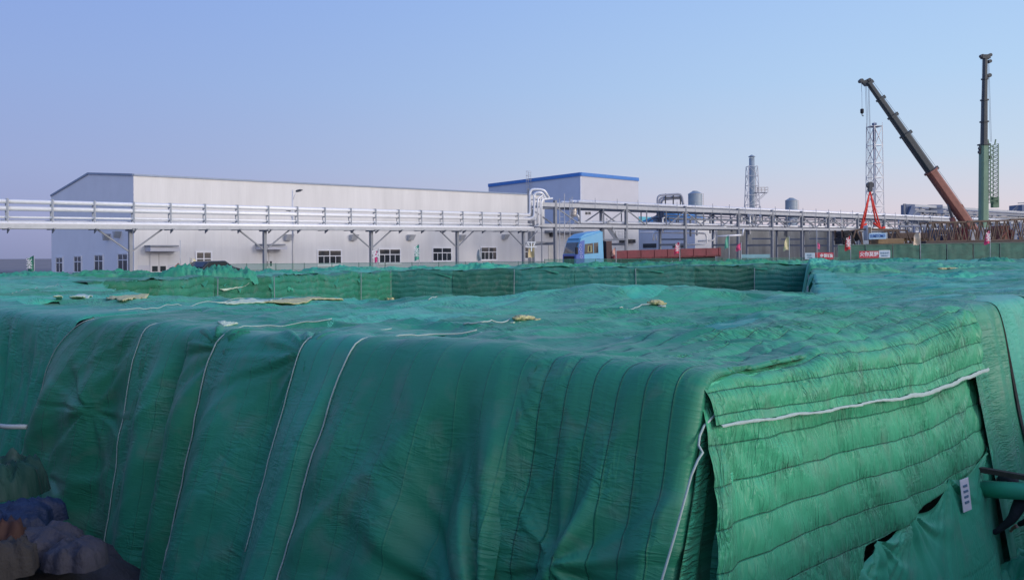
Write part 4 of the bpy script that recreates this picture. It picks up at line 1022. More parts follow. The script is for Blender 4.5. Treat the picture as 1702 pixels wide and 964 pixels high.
for k in range(34):
    t = tl(1115)+k*3.1+rn.uniform(-1, 1); off = rn.uniform(.6, 4); b = MB(); z0 = zw(t)+rn.uniform(-1.6, .3); z1 = zw(t)+rn.uniform(.9, 2.2); w = rn.uniform(.3, 1.4)
    b.tube([qp(t, z0, off), qp(t, z1, off), qp(t+w, z1+.02, off)], rn.choice((.07, .11, .15)), 7); b.build('dropper', m_silver if k % 3 == 0 else m_steel, rr3, smooth=True)
# pipe risers joining the two racks
def elbow(pts, rad=.35, n=5):
    """round the corners of a polyline"""
    pts = [Vector(p) for p in pts]; out = [pts[0]]
    for i in range(1, len(pts)-1):
        a = (pts[i-1]-pts[i]); c = (pts[i+1]-pts[i]); ra = min(rad, a.length*.45, c.length*.45); a = a.normalized()*ra; c = c.normalized()*ra
        for k in range(n+1):
            t = k/n; out.append(pts[i]+a*(1-t)**2+c*t**2)
    out.append(pts[-1]); return out
Yr = P1.y
ris = thing('pipe_riser', 'bright clad pipes rising from the low rack and looping over onto the trussed rack', 'pipes', (P1.x, P1.y, 0))
def R_(px, py, dY=0): return at(px, py, Yr+dY)
for pts, r in (([R_(872, 357, 1.2), R_(881, 357, 1.5), R_(881, 315, 1.5), R_(897, 315, 1.5), R_(905, 317, 1.5), R_(913, 330, 2.5)], .15),
               ([R_(872, 363, .6), R_(888, 363, .8), R_(888, 321, .8), R_(900, 320, .8), R_(908, 331, 2)], .14),
               ([R_(893, 371, .2), R_(894, 330, .3), R_(902, 325, .6)], .10),
               ([R_(900, 374, .9), R_(900, 332, .9), R_(918, 330, 2.8)], .12),
               ([R_(888, 376, .5), R_(896, 376, .5), R_(898, 330, .5), R_(905, 328, 1)], .06)):
    b = MB(); b.tube(elbow(pts, .5), r, 10); b.build('pipe', m_silver, ris, smooth=True)
b = MB(); p = R_(878.5, 350, 2.2)
b.bar(V3(p, 0), V3(p, R_(878, 314, 2.2).z), .24); q = R_(900, 350, 2.2); b.bar(V3(q, 0), V3(q, R_(900, 314).z), .14); b.bar(R_(878, 332, 2.2), R_(902, 332, 2.2), .12); b.build('riser_frame', m_steel, ris)
b = MB(); p = at(887, 440, Yr+3); b.bar(V3(p, 0), V3(p, 7.2), .3); q = at(925, 405, Yr+6); b.bar(V3(p, 3.2), V3(q, 3.3), .25); b.build('support_column', m_steel, ris)
# inclined duct and hanging details under the truss
det = thing('silver_vent_pipe', 'thick silver vent pipe with a hooked spout inside the trestle above the truck cab', 'pipe', tuple(at(953, 424, 99).xy)+(0,))
b = MB(); b.tube(elbow([at(954, 341, 99), at(954, 352, 99), at(953, 360, 99)], .6), .38, 12); b.tube([at(954, 352, 99), at(954, 353.5, 99)], .45, 12); b.build('vent_body', mat('tan_silver', (.60, .56, .52), .4, .4), det, smooth=True)
b = MB(); b.tube(elbow([at(950, 362, 99), at(956, 357, 99), at(960, 358, 99), at(963, 365, 99)], .6), .15, 8); b.tube([at(953, 372, 99), at(953, 381, 99)], .14, 8); b.build('spout', m_silver, det, smooth=True)
b = MB(); b.bar(at(953, 360, 99), qp(tl(953), zw(10)+.02, 1.2), .1); b.build('vent_foot', m_steel, det)
# stair behind truck
stt = thing('steel_stair', 'steel stair with handrail coming down from the trestle above the truck', 'stair', tuple(at(1020, 424, 102).xy)+(0,))
s0 = at(1008, 376, 102); s1 = at(1023, 398, 102); b = MB(); b.bar(s0, s1, .1, .32); w_ = Vector((.4, 1., 0)); b.bar(s0+w_, s1+w_, .1, .32)
for k in range(9): q = s0.lerp(s1, k/8); b.bar(q, q+w_, .26, .04)
b.build('flight', m_steel, stt)
b = MB(); hh = Vector((0, 0, 1.0)); b.bar(s0+hh, s1+hh, .05)
for k in range(5): q = s0.lerp(s1, k/4); b.bar(q, q+hh, .05)
pl = at(1040, 398, 102); b.bar(s1+hh, pl+hh, .05); b.bar(s1+hh*.5, pl+hh*.5, .04)
for k in range(4): q = s1.lerp(pl, k/3); b.bar(q, q+hh, .05)
b.build('handrail', m_steell, stt)
b = MB(); b.bar(at(1000, 399, 102), pl+Vector((0, .4, 0)), 1.2, .2); b.bar(V3(pl, 0), pl, .16); q = at(1003, 399, 102); b.bar(V3(q, 0), V3(q, zw(8)-.3), .26); b.build('landing', m_steel, stt)
# scaffold ladder tower left of the truck
sc_t = thing('scaffold_tower', 'slim scaffold ladder tower standing left of the blue truck cab', 'scaffold', tuple(at(940, 440, 92).xy)+(0,))
for j, px_ in enumerate((930, 938, 947)):
    b = MB(); p = at(px_, 330 if j != 1 else 322, 92+j*.3); b.tube([V3(p, 0), p], .045, 6); b.build('standard', m_steell, sc_t)
b = MB()
for z_ in np.arange(.6, 8, .55): p = at(930, 400, 92); q = at(947 if int(z_*10) % 3 else 938, 400, 92.6); b.bar(V3(p, z_), V3(q, z_), .03)
b.build('rungs', m_steell, sc_t)

# small piping behind truck & under truss
up_ = thing('utility_piping', 'thin pale utility pipes looping below the trestle behind the red trailer', 'pipes', tuple(at(1090, 424, 118).xy)+(0,))
for pts, r in (([at(1086, 400, 118), at(1086, 386, 118), at(1174, 388, 118), at(1175, 404, 118), at(1170, 406, 118), at(1142, 407, 118)], .14),
               ([at(1091, 400, 118), at(1091, 390, 118)], .12), ([at(1160, 401, 120), at(1187, 400, 120), at(1188, 386, 120), at(1192, 384, 120)], .12),
               ([at(1192, 393, 116), at(1232, 391, 116)], .14), ([at(1236, 380, 116), at(1234, 392, 116)], .12), ([at(1131, 376, 115), at(1133, 381, 115)], .12), ([at(1195, 378, 117), at(1207, 378, 117)], .12),
               ([at(1063, 381, 125), at(1098, 381, 125)], .16), ([at(1063, 386, 125), at(1098, 386, 125)], .1)):
    b = MB(); b.tube(elbow(pts, .5), r, 8); b.build('pipe', m_silver, up_, smooth=True)
b = MB(); b.bar(at(1098, 398, 121), at(1139, 398, 117), .25); b.bar(at(1250, 397, 135), at(1283, 397, 132), .22); b.bar(at(1299, 398, 140), at(1332, 398, 136), .22); b.bar(at(1346, 397, 146), at(1377, 397, 141), .22); b.build('strut', m_steel, up_)
# valve clusters and goosenecks inside the truss
gn = thing('gooseneck_pipes', 'row of white gooseneck pipes standing between the two decks of the trestle', 'pipes', tuple(at(1264, 424, 128).xy)+(0,))
for px_, h_, w_ in ((1252, 357, 8), (1264, 356, 0), (1288, 362, 0), (1356, 366, 0), (1365, 367, 0), (1388, 362, 12), (1232, 360, 6), (1373, 366, 0), (1320, 366, 6)):
    Yq = RU(px_).y+2.5; b = MB(); pts = [at(px_, 371, Yq), at(px_, h_, Yq)] + ([at(px_-w_, h_-.5, Yq), at(px_-w_, h_+4, Yq)] if w_ else []); b.tube(elbow(pts, .4), .18, 8); b.build('pipe', m_silver, gn, smooth=True)
vc = thing('valve_cluster', 'dark cluster of valves and small pipes inside the trestle, under the looped pipes', 'valves', tuple(at(1098, 424, 112).xy)+(0,))
for px_ in (1093, 1098, 1102): b = MB(); Yq = 113; b.tube([at(px_, 348, Yq), at(px_, 384, Yq)], .16, 8); b.build('riser', m_slate, vc)
for k in range(7): b = MB(); p = at(1088+k*3, 363+(k % 2)*4, 112.5); b.tube([p-Vector((.4, 0, 0)), p-Vector((.35, 0, 0)), p+Vector((.35, 0, 0)), p+Vector((.4, 0, 0))], [.28, .14, .14, .28], 10); b.build('valve', m_slate, vc)
lp = thing('pipe_expansion_loop', 'dark grey pipe expansion loop standing above the trestle, left of the first round tank', 'pipes', tuple(at(1112, 424, 113).xy)+(0,))
for dx, dy, dY in ((0, 0, 0), (4, 4, 1.2), (8, 7, 2.2)):
    b = MB(); b.tube(elbow([at(1093+dx*.8, 346, 113+dY), at(1093+dx*.8, 325+dy, 113+dY), at(1133, 322.5+dy, 113+dY), at(1137, 346, 113+dY)], .6), .15, 10); b.build('pipe', mat('grey_pipe', (.36, .37, .40), .6, .1), lp, smooth=True)
b = MB()
for px_ in (1106, 1119, 1131): b.bar(at(px_, 346, 114), at(px_, 322, 114), .15)
b.bar(at(1106, 330, 114), at(1131, 329, 114), .1); b.build('loop_frame', m_dark, lp)

# ---- second, denser rack to the right
r2 = thing('upper_duct_rack', 'dense slate blue pipe and duct structure rising over the trestle behind the orange boom', 'pipe rack', tuple(at(1505, 424, 165).xy)+(0,))
def q2(px, py, Y): return at(px, py, Y)
S0, S1 = (1504, 165), (1702+60, 228)
Yx = lambda px: 165+(px-1504)*.27
for (pa, pb, w, m_) in (((1504, 341), (1760, 357), .5, m_steell), ((1504, 350), (1760, 361), .45, m_steel), ((1510, 361), (1760, 366), .5, m_steel), ((1504, 376), (1760, 381), .5, m_steell)):
    b = MB(); b.bar(q2(*pa, Yx(pa[0])), q2(*pb, Yx(pb[0])), w, w); b.build('beam', m_, r2)
for k, px_ in enumerate((1503, 1530, 1550, 1575, 1600, 1619, 1640, 1658, 1675, 1688, 1700, 1720)):
    b = MB(); Yq = Yx(px_)-.5; tp_ = q2(px_, 339+(px_-1504)*.062, Yq); b.bar(V3(tp_, 0), tp_, .36); b.build('column', m_steell if k % 2 else m_steel, r2)
    if k < 11: b = MB(); b.bar(q2(px_+2, 351+(px_-1504)*.05, Yq+1), q2(px_+12, 361+(px_-1504)*.03, Yq+2), .25); b.bar(q2(px_+20, 351+(px_-1504)*.05, Yq+3), q2(px_+12, 361+(px_-1504)*.03, Yq+2), .25); b.build('brace', m_steel, r2)
for (x0, y0, x1, y1) in ((1506, 341, 1512, 356), (1546, 347, 1559, 355), (1516, 355, 1521, 374), (1545, 341.5, 1558, 346)):
    b = MB(); b.box(tuple(q2(x0, y1, Yx(x0)-1)), tuple(q2(x1, y0, Yx(x0)+1.2))); b.build('duct', m_slate, r2)
b = MB(); b.bar(q2(1510, 362, 164), q2(1517, 344, 164), .9, .9); b.build('inclined_duct', m_slate, r2)
for k in range(6):
    y0 = 345+k*4.6; b = MB(); b.tube([q2(1508+k*3, y0, Yx(1510)+2+k*.5), q2(1760, y0+14-k*1.8, Yx(1760)+2+k*.5)], .22, 8); b.build('pipe', m_slate if k % 2 else m_silver, r2, smooth=True)
rn = random.Random(8)
for k in range(26):
    px_ = 1525+k*6.6; y0 = rn.uniform(358, 372); Yq = Yx(px_)+rn.uniform(-3, 3); b = MB(); b.tube(elbow([q2(px_, y0+rn.uniform(8, 20), Yq), q2(px_, y0, Yq), q2(px_+rn.uniform(3, 9), y0, Yq)], .5), rn.uniform(.12, .28), 7); b.build('branch_pipe', m_silver if k % 3 else m_slate, r2, smooth=True)
fs_ = thing('slate_penthouse', 'slate blue plant room with stair rail at the right end of the racks', 'plant room', tuple(at(1695, 424, 230).xy)+(0,))
p = at(1692, 424, 230); q = at(1730, 424, 230); b = MB(); b.box((p.x, 228, 0), (q.x, 234, at(1692, 341, 230).z)); b.build('body', m_slate, fs_)
b = MB(); b.bar(at(1681, 352, 229), at(1692, 342, 229), .25); b.bar(at(1681, 355, 229), at(1692, 346, 229), .25); b.bar(at(1692, 338, 229), at(1730, 336, 229), .25); b.build('rail', m_steel, fs_)

# ================================================================ CHIMNEY, TOWER, TANKS
m_stack = mat('blue_grey_stack', (.27, .33, .37), .5, var=.12, vscale=.5)
m_galv = mat('galvanised_lattice', (.50, .51, .53), .5, .3, .15, 3)
def stack():
    Y = 200; p = at(1250.5, 424, Y); t = thing('chimney_stack', 'grey blue round chimney with a flat rain cap, held in a lattice frame', 'chimney', (p.x, p.y, 0))
    zt = at(1250, 263, Y).z; b = MB(); b.tube([V3(p, 0), V3(p, zt)], .66, 24); b.build('flue', m_stack, t, smooth=True)
    b = MB(); b.tube([V3(p, zt+.25), V3(p, zt+.4), V3(p, zt+.8)], [.85, .8, .15], 20); 
    for k in range(4): a = k*math.pi/2+.4; b.bar(Vector((p.x+.6*math.cos(a), p.y+.6*math.sin(a), zt-.1)), Vector((p.x+.6*math.cos(a), p.y+.6*math.sin(a), zt+.3)), .06)
    b.build('rain_cap', m_stack, t)
    b = MB(); z0 = 2.0; z1 = at(1250, 277, Y).z; W_ = lambda z: 1.95-(z-z0)/(z1-z0)*.85; cs = [(-1, -1), (1, -1), (1, 1), (-1, 1)]
    N_ = 9
    for i in range(4): b.bar(Vector((p.x+cs[i][0]*W_(z0), p.y+cs[i][1]*W_(z0), 0)), Vector((p.x+cs[i][0]*W_(z1), p.y+cs[i][1]*W_(z1), z1)), .16)
    for k in range(N_):
        za = z0+(z1-z0)*k/N_; zb = z0+(z1-z0)*(k+1)/N_
        for i in range(4):
            j = (i+1) % 4; P_ = lambda c, z: Vector((p.x+c[0]*W_(z), p.y+c[1]*W_(z), z))
            b.bar(P_(cs[i], zb), P_(cs[j], zb), .09); b.bar(P_(cs[i], za) if k % 2 else P_(cs[j], za), P_(cs[j], zb) if k % 2 else P_(cs[i], zb), .08)
    b.build('lattice_frame', m_galv, t)
    zp = at(1260, 320, Y).z; b = MB(); b.box((p.x+.6, p.y-1.2, zp-.12), (p.x+3.7, p.y+1.2, zp)); b.bar(Vector((p.x+1, p.y-1, zp-2.4)), Vector((p.x+3.5, p.y-1, zp-.1)), .14); b.bar(Vector((p.x+1, p.y+1, zp-2.4)), Vector((p.x+3.5, p.y+1, zp-.1)), .14); pl_ = b.build('platform', m_galv, t)
    b = MB()
    for x_ in (1.0, 1.9, 2.8, 3.6): 
        for y_ in (-1.15, 1.15): b.bar(Vector((p.x+x_, p.y+y_, zp)), Vector((p.x+x_, p.y+y_, zp+1.2)), .09)
    for z_ in (.6, 1.2):
        b.bar(Vector((p.x+.6, p.y-1.15, zp+z_)), Vector((p.x+3.65, p.y-1.15, zp+z_)), .07); b.bar(Vector((p.x+3.6, p.y-1.15, zp+z_)), Vector((p.x+3.6, p.y+1.15, zp+z_)), .07); b.bar(Vector((p.x+.6, p.y+1.15, zp+z_)), Vector((p.x+3.65, p.y+1.15, zp+z_)), .07)
    b.build('guard_rail', mat('tan_rail', (.5, .45, .4), .6), pl_)
stack()
def flare():
    Y = 220; p = at(1454.5, 424, Y); t = thing('lattice_flare_tower', 'tall square lattice tower around a slim stack, behind the orange crane boom', 'tower', (p.x, p.y, 0))
    zt = at(1454, 211, Y).z; W_ = lambda z: 1.72-(z/zt)*.32; cs = [(-1, -1), (1, -1), (1, 1), (-1, 1)]; ang = .35
    def P_(c, z, k=1): x = c[0]*W_(z)*k; y = c[1]*W_(z)*k; return Vector((p.x+x*math.cos(ang)-y*math.sin(ang), p.y+x*math.sin(ang)+y*math.cos(ang), z))
    b = MB()
    for c in cs: b.bar(P_(c, 0), P_(c, zt), .15)
    b.build('corner_leg_frame', m_galv, t)
    zs = [0, 5, 10, 14.5, 18.5, 22.3, 26.3, 31.1, zt]; b = MB()
    for k in range(len(zs)-1):
        for i in range(4):
            j = (i+1) % 4; za, zb = zs[k], zs[k+1]; b.bar(P_(cs[i], zb), P_(cs[j], zb), .13); b.bar(P_(cs[i], za), P_(cs[j], zb), .09); b.bar(P_(cs[j], za), P_(cs[i], zb), .09)
    b.build('bracing', m_galv, t)
    b = MB(); zz = at(1454, 205, Y).z; b.tube([V3(p, 0), V3(p, zt-1)], .3, 12); b.tube([V3(p+Vector((-.1, 0, 0)), zt-6), V3(p, zt+.2), V3(p, zz-.6), V3(p, zz-.5), V3(p, zz)], [.35, .4, .4, .62, .62], 14); b.build('flare_pipe', m_slate, t, smooth=True)
    b = MB(); b.box((p.x-1.6, p.y-1.6, zt-.05), (p.x+1.6, p.y+1.6, zt+.08))
    for c in cs: b.bar(P_(c, zt), P_(c, zt)+Vector((0, 0, 1.1)), .08)
    b.build('top_deck', m_galv, t)
flare()
for i, (x0, x1, yt, Y, lab) in enumerate([(1144.5, 1167.5, 318, 172, 'grey round tank with a cone roof rising over the trestle, left of the chimney'), (1306, 1325.5, 329, 196, 'grey round tank with a cone roof rising over the trestle, right of the chimney')]):
    p = at((x0+x1)/2, 424, Y); r = (x1-x0)/2*Y/F; zt = at(x0, yt+4.5, Y).z; t = thing('storage_tank', lab, 'tank', (p.x, p.y, 0), 'round tanks behind the trestle')
    b = MB(); b.tube([V3(p, 0), V3(p, zt)], r, 32, cap=False); b.build('shell', m_stack, t, smooth=True)
    b = MB(); b.tube([V3(p, zt), V3(p, zt+.45), V3(p, zt+.5), V3(p, zt+.62)], [r*1.02, r*.5, r*.42, r*.4], 32); b.build('cone_roof', m_stack, t)
    b = MB()
    for z_ in (zt-.1, zt-1.7, zt-3.3): b.tube([V3(p, z_-.05), V3(p, z_+.05)], r*1.03, 32)
    b.build('hoop_band', m_steell, t)
    b = MB(); q = Vector((p.x+r*.93, p.y-r*.45, 0))
    for s_ in (-.25, .25): b.bar(V3(q+Vector((s_, 0, 0)), 3), V3(q+Vector((s_, 0, 0)), zt), .06)
    for z_ in np.arange(3, zt, .5): b.bar(V3(q+Vector((-.25, 0, 0)), z_), V3(q+Vector((.25, 0, 0)), z_), .05)
    b.build('ladder', mat('tan_rail', (.5, .45, .4)), t)

# ================================================================ STREET LAMP, FENCES, FLAGS
p = at(487, 440, 75); lampm = mat('white_mast_paint', (.62, .63, .64), .45, .1, .05)
t = thing('street_lamp', 'white twin arm street lamp mast in front of the long white hall', 'street lamp', (p.x, p.y, 0))
zt = at(487, 316, 75).z; b = MB(); b.tube([V3(p, 0), V3(p, zt)], [.11, .06], 10); b.tube([V3(p, 0), V3(p, .5)], .16, 10); b.build('mast', lampm, t, smooth=True)
for sx, py in ((1, 318), (-1, 350)):
    z_ = at(487, py, 75).z; arm = MB(); L_ = .42 if sx > 0 else .28
    arm.tube([V3(p, z_-.9), Vector((p.x+sx*.15, p.y, z_-.5)), Vector((p.x+sx*L_, p.y, z_))], .035, 6); a_ = arm.build('arm', lampm, t, smooth=True)
    h = MB(); c = Vector((p.x+sx*(L_+.18), p.y, z_+.04)); h.tube([c-Vector((sx*.32, 0, .06)), c-Vector((sx*.2, 0, .03)), c+Vector((sx*.1, 0, .03)), c+Vector((sx*.34, 0, .07))], [.04, .11, .12, .03], 10); h.build('lamp_head', m_dark, a_, smooth=True)

def netmat(name, col, cell=.30, fill=.35):
    m = mat(name, col, .8, var=.2, vscale=1.2)
    return m
m_net = mat('green_fence_net', (.05, .22, .15), .8, var=.3, vscale=.8, alpha=.45)
m_net2 = mat('dark_green_hoarding', (.035, .13, .095), .7, var=.35, vscale=.7, stretch=(1, 1, 2.5), bump=.3, bscale=4)
m_fpost = mat('green_fence_post', (.08, .16, .14), .6)
def fence(name, label, cat, ppx, zbot, ztop, m, step, rails=(1.,), post_m=None, net=True, psz=.06):
    """ppx: list of (px, Y) stations"""
    pts = [at(x, 430, Y) for x, Y in ppx]; t = thing(name, label, cat, (pts[0].x, pts[0].y, 0))
    for a, c in zip(pts[:-1], pts[1:]):
        a = V3(a, 0); c = V3(c, 0); n_ = max(1, int((c-a).length/step)); 
        for k in range(n_+1):
            b = MB(); q = a.lerp(c, k/n_); b.bar(q, V3(q, ztop+.05), psz); b.build('post', post_m or m_fpost, t)
        b = MB()
        for rz in rails: b.bar(V3(a, ztop*rz), V3(c, ztop*rz), psz*.7)
        b.build('rail', post_m or m_fpost, t)
        if net:
            nn = max(2, int((c-a).length/.6)); U, Vv = np.meshgrid(np.linspace(0, 1, nn), np.linspace(zbot, ztop, 6), indexing='ij'); A_ = np.array(a); B_ = np.array(c)
            P = A_[None, None]+(B_-A_)[None, None]*U[..., None]; P[..., 2] = Vv; P[..., 1] += .05*np.sin(U*nn*.7)*(1+0*Vv); P[..., 1] -= .06
            grid_obj('net', P, U*(c-a).length, Vv, m, t)
    return t
m_panel = mat('slate_green_panel', (.12, .18, .19), .6, var=.15, vscale=2)
tf = fence('panel_fence', 'slate green panel fence at the far left in front of the open field', 'fence', [(-60, 66), (88, 64)], 0, .58, m_panel, 1.6, (1., .05), m_fpost)
fence('railing_fence', 'thin dark railing in front of the blue grey gable windows', 'fence', [(85, 66), (216, 60)], .05, .55, m_net, 1.2, (1., .5), m_steel, net=False, psz=.05)
fence('net_fence', 'low green net fence in front of the long white hall', 'fence', [(360, 64.5), (640, 70), (905, 71)], .3, 1.15, m_net, 2.2, (1., .55), m_fpost, psz=.05)
fence('net_fence', 'green net fence with thin posts in front of the truck and the grey sheeted wall', 'fence', [(905, 71), (1200, 71.5), (1395, 74)], .1, 1.35, m_net, 2.0, (1., .5), m_fpost, psz=.05)
# solid hoarding on a bank at the right
hd = thing('green_hoarding', 'dark green sheeted hoarding below the cranes at the right', 'fence', tuple(at(1395, 424, 84).xy)+(0,))
pa, pb = at(1392, 408, 84), at(1790, 402, 88)
for k in range(9):
    a = pa.lerp(pb, k/9+.002); c = pa.lerp(pb, (k+1)/9-.002); n_ = 20
    U, Vv = np.meshgrid(np.linspace(0, 1, n_), np.linspace(.72, 1, 8), indexing='ij'); P = np.zeros((n_, 8, 3)); P[..., 0] = a.x+(c.x-a.x)*U; P[..., 1] = a.y+(c.y-a.y)*U+.08*fbm(U*5+k, Vv*4, k); 
    P[..., 2] = .72+(a.z+(c.z-a.z)*U-.72)*(Vv-.72)/.28
    grid_obj('sheet', P, U*3, Vv*2, m_net2, hd)
    b = MB(); b.bar(V3(a, .3), V3(a, a.z+.04), .07); b.build('post', m_fpost, hd)
b = MB(); b.bar(pa+Vector((0, -.05, .02)), pb+Vector((0, -.05, .02)), .07); b.build('rail', m_fpost, hd)
# earth bank under it
NB, MBK = 90, 9
U, Vv = np.meshgrid(np.linspace(0, 1, NB), np.linspace(0, 1, MBK), indexing='ij'); A_ = np.array(at(1300, 430, 80)); B_ = np.array(at(1800, 430, 84))
P = A_+(B_-A_)*U[..., None]; P[..., 1] += Vv*3.5; P[..., 2] = -.1+1.0*np.sin(Vv*math.pi)**.7*sst(0, .15, U)*(.8+.25*fbm(U*30, Vv*3, 3))
o = grid_obj('earth_bank', P, U*40, Vv*3, mat('brown_earth', (.17, .145, .145), .95, var=.3, vscale=1.2, bump=.5, bscale=5)); tag(o, kind='structure')
# banners on the fence
m_redb = mat('red_banner', (.50, .05, .07), .7, var=.1, vscale=2); m_whl = mat('white_letters', (.85, .84, .84), .7, var=.02); m_redl = mat('red_letters', (.6, .04, .06), .7); m_notice = mat('pale_blue_notice', (.48, .60, .68), .6, var=.05, vscale=3); m_bluel = mat('blue_letters', (.03, .14, .45), .5)
m_bluegrey = mat('blue_grey_letters', (.18, .30, .42), .6)
def banner(name, label, x0, y0, x1, y1, Y, m, lines, lm, cat='banner', frame=None, Y1=None):
    Y1 = Y1 or Y; p0 = at(x0, y1, Y); p1 = at(x1, y1, Y1); z0 = p0.z; z1 = at(x0, y0, Y).z; p1.z = z0; d = (p1-p0).normalized(); L_ = (p1-p0).length
    t = thing(name, label, cat, tuple(p0)); b = MB(); n = Vector((d.y, -d.x, 0)); c = (p0+p1)/2; c.z = (z0+z1)/2
    b.frame(c, d, n, (0, 0, 1), L_/2, .02, (z1-z0)/2); b.build('panel', m, t)
    for txt, fx, fz, size, lm_, wd_ in lines:
        text_part(txt, (z1-z0)*size, p0+d*L_*fx+Vector((0, 0, (z1-z0)*fz))+n*.035, d, (0, 0, 1), lm_, t, width=L_*wd_)
    if frame:
        b = MB(); 
        for zz_ in (z0, z1): b.bar(V3(p0, zz_), V3(p1, zz_), .05)
        for q in (p0, p1): b.bar(V3(q, z0), V3(q, z1), .05)
        b.build('frame', frame, t)
    return t
banner('notice_board', 'small pale blue notice at the left end of the red and white banner', 1338, 420.5, 1354.5, 431, 73, m_notice, [('安全第一', .5, .62, .30, m_bluegrey, .62), ('请勿靠近', .5, .25, .2, m_bluegrey, .5)], m_bluel, 'notice')
banner('red_banner', 'red banner with white characters, right of the small pale blue notice', 1355.5, 420, 1385, 431, 73.6, m_redb, [('！金御5富', .5, .5, .62, m_whl, .92)], m_whl)
banner('red_banner', 'red edged banner with bold white characters on the dark green hoarding', 1428, 417.5, 1460.5, 429, 81.5, m_redb, [('火你莫野', .5, .5, .72, m_whl, .96)], m_whl)
banner('notice_board', 'pale blue notice with a white rim, at the right end of the red edged banner', 1461.5, 416.5, 1479, 428, 81.5, m_notice, [('安全', .28, .6, .3, m_bluegrey, .4), ('生产', .72, .6, .3, m_bluegrey, .4), ('预防为主', .5, .22, .2, m_bluegrey, .6)], m_bluel, 'notice', m_frame)
banner('notice_board', 'long pale blue notice low on the net fence, right of the trailer', 1232, 423, 1280, 430, 73, mat('pale_teal_board', (.22, .42, .46), .6), [], m_bluel, 'notice')

def flag(px, ytop, ybot, wpx, Y, col, label, side=-1, cname='', ybase=445, txt=None, pole_top=None, feather=True):
    m = mat('flag_cloth_'+cname, col, .75, var=.12, vscale=5); p = at(px, ybase, Y); t = thing('feather_flag', label, 'flag', (p.x, p.y, 0), 'flags along the site fences')
    zt = at(px, (pole_top or ytop)-1, Y).z; b = MB(); b.tube([V3(p, 0), V3(p, zt)], .03, 6); b.build('pole', m_steell, t, smooth=True)
    z1 = at(px, ytop, Y).z; z0 = at(px, ybot, Y).z; w = wpx*Y/F; nu, nv = 12, 14
    U, Vv = np.meshgrid(np.linspace(0, 1, nu), np.linspace(0, 1, nv), indexing='ij')
    wid = w*(.35+.65*np.sin(np.clip(Vv*1.15+.25, 0, 1)*math.pi*.5)) if feather else w*np.ones_like(U)
    P = np.zeros((nu, nv, 3)); P[..., 0] = p.x+side*(U*wid*.95+.03); P[..., 1] = p.y+.16*w*np.sin(U*5+Vv*3+px)+.1*w*np.sin(Vv*9)*U; P[..., 2] = z1-(z1-z0)*Vv-U*.22*w+.1*w*np.sin(U*6+px)
    grid_obj('cloth', P, U, Vv, m, t)
    if txt:
        for i, ch in enumerate(txt):
            text_part(ch, (z1-z0)*.8/len(txt), Vector((p.x+side*w*.5, p.y-.28*w-.02, z1-(z1-z0)*(.22+.66*i/len(txt))-.1)), (1, 0, 0), (0, 0, 1), m_whl, t)
flag(57, 426, 452, 12, 62, (.03, .20, .13), 'dark green pennant on a pole above the panel fence at the far left', -1, 'dkgreen', 460, '安全', feather=False)
flag(300, 437, 457, 13, 60, (.50, .26, .16), 'drooping orange brown flag right of the white metal door', -1, 'brown', 462, None, 400)
flag(316, 429, 449, 0.1+11, 64, (.62, .55, .25), 'yellow flag left of the first facade window', 1, 'yellow', 455, '平安')
flag(628, 417, 436, 5, 68, (.70, .06, .22), 'narrow pink flag left of the third facade window', -1, 'pink', 448, '安')
flag(697, 407, 432, 8, 68, (.10, .42, .30), 'green feather flag right of the third facade window', -1, 'green', 448, '安全')
flag(800, 414, 433, 8, 68, (.35, .36, .37), 'grey feather flag in front of the fifth facade window', -1, 'grey', 448)
flag(889, 404, 427, 11, 70, (.58, .46, .26), 'beige feather flag under the pipe riser', -1, 'beige', 448, '平')
flag(1024, 412, 424, 7, 70, (.65, .33, .26), 'small peach flag in front of the left part of the red trailer', -1, 'peach', 446)
flag(1130, 403, 421, 9, 70, (.70, .05, .12), 'red flag in front of the middle of the red trailer', -1, 'red', 446, '安全')
flag(1212, 392, 412, 7, 70, (.12, .38, .27), 'ragged green flag on a tall pole beside the right end of the red trailer', -1, 'ragged', 446)
flag(1232, 404, 416, 8, 70, (.72, .07, .18), 'short pink flag on the trestle post left of the grey sheeting', -1, 'pinkb', 446)
flag(1312, 394, 415, 9, 70, (.60, .52, .30), 'straw yellow flag in front of the grey sheeted wall', -1, 'straw', 446)
flag(1358, 403, 413, 5, 72, (.62, .10, .22), 'tiny pink flag halfway up a white pole left of the crawler crane', 1, 'pinkc', 446, None, 382)
flag(1414, 393, 415, 9, 78, (.72, .05, .05), 'bright red flag in front of the crawler crane counterweights', -1, 'redb', 446, '安全')
flag(1530, 386, 406, 12, 78, (.62, .48, .36), 'broad beige flag between the two lattice boom sections', -1, 'cream', 446)
flag(1646, 384, 405, 9, 78, (.72, .05, .16), 'bright pink red flag right of the white crane cab', -1, 'redc', 446, '安全')

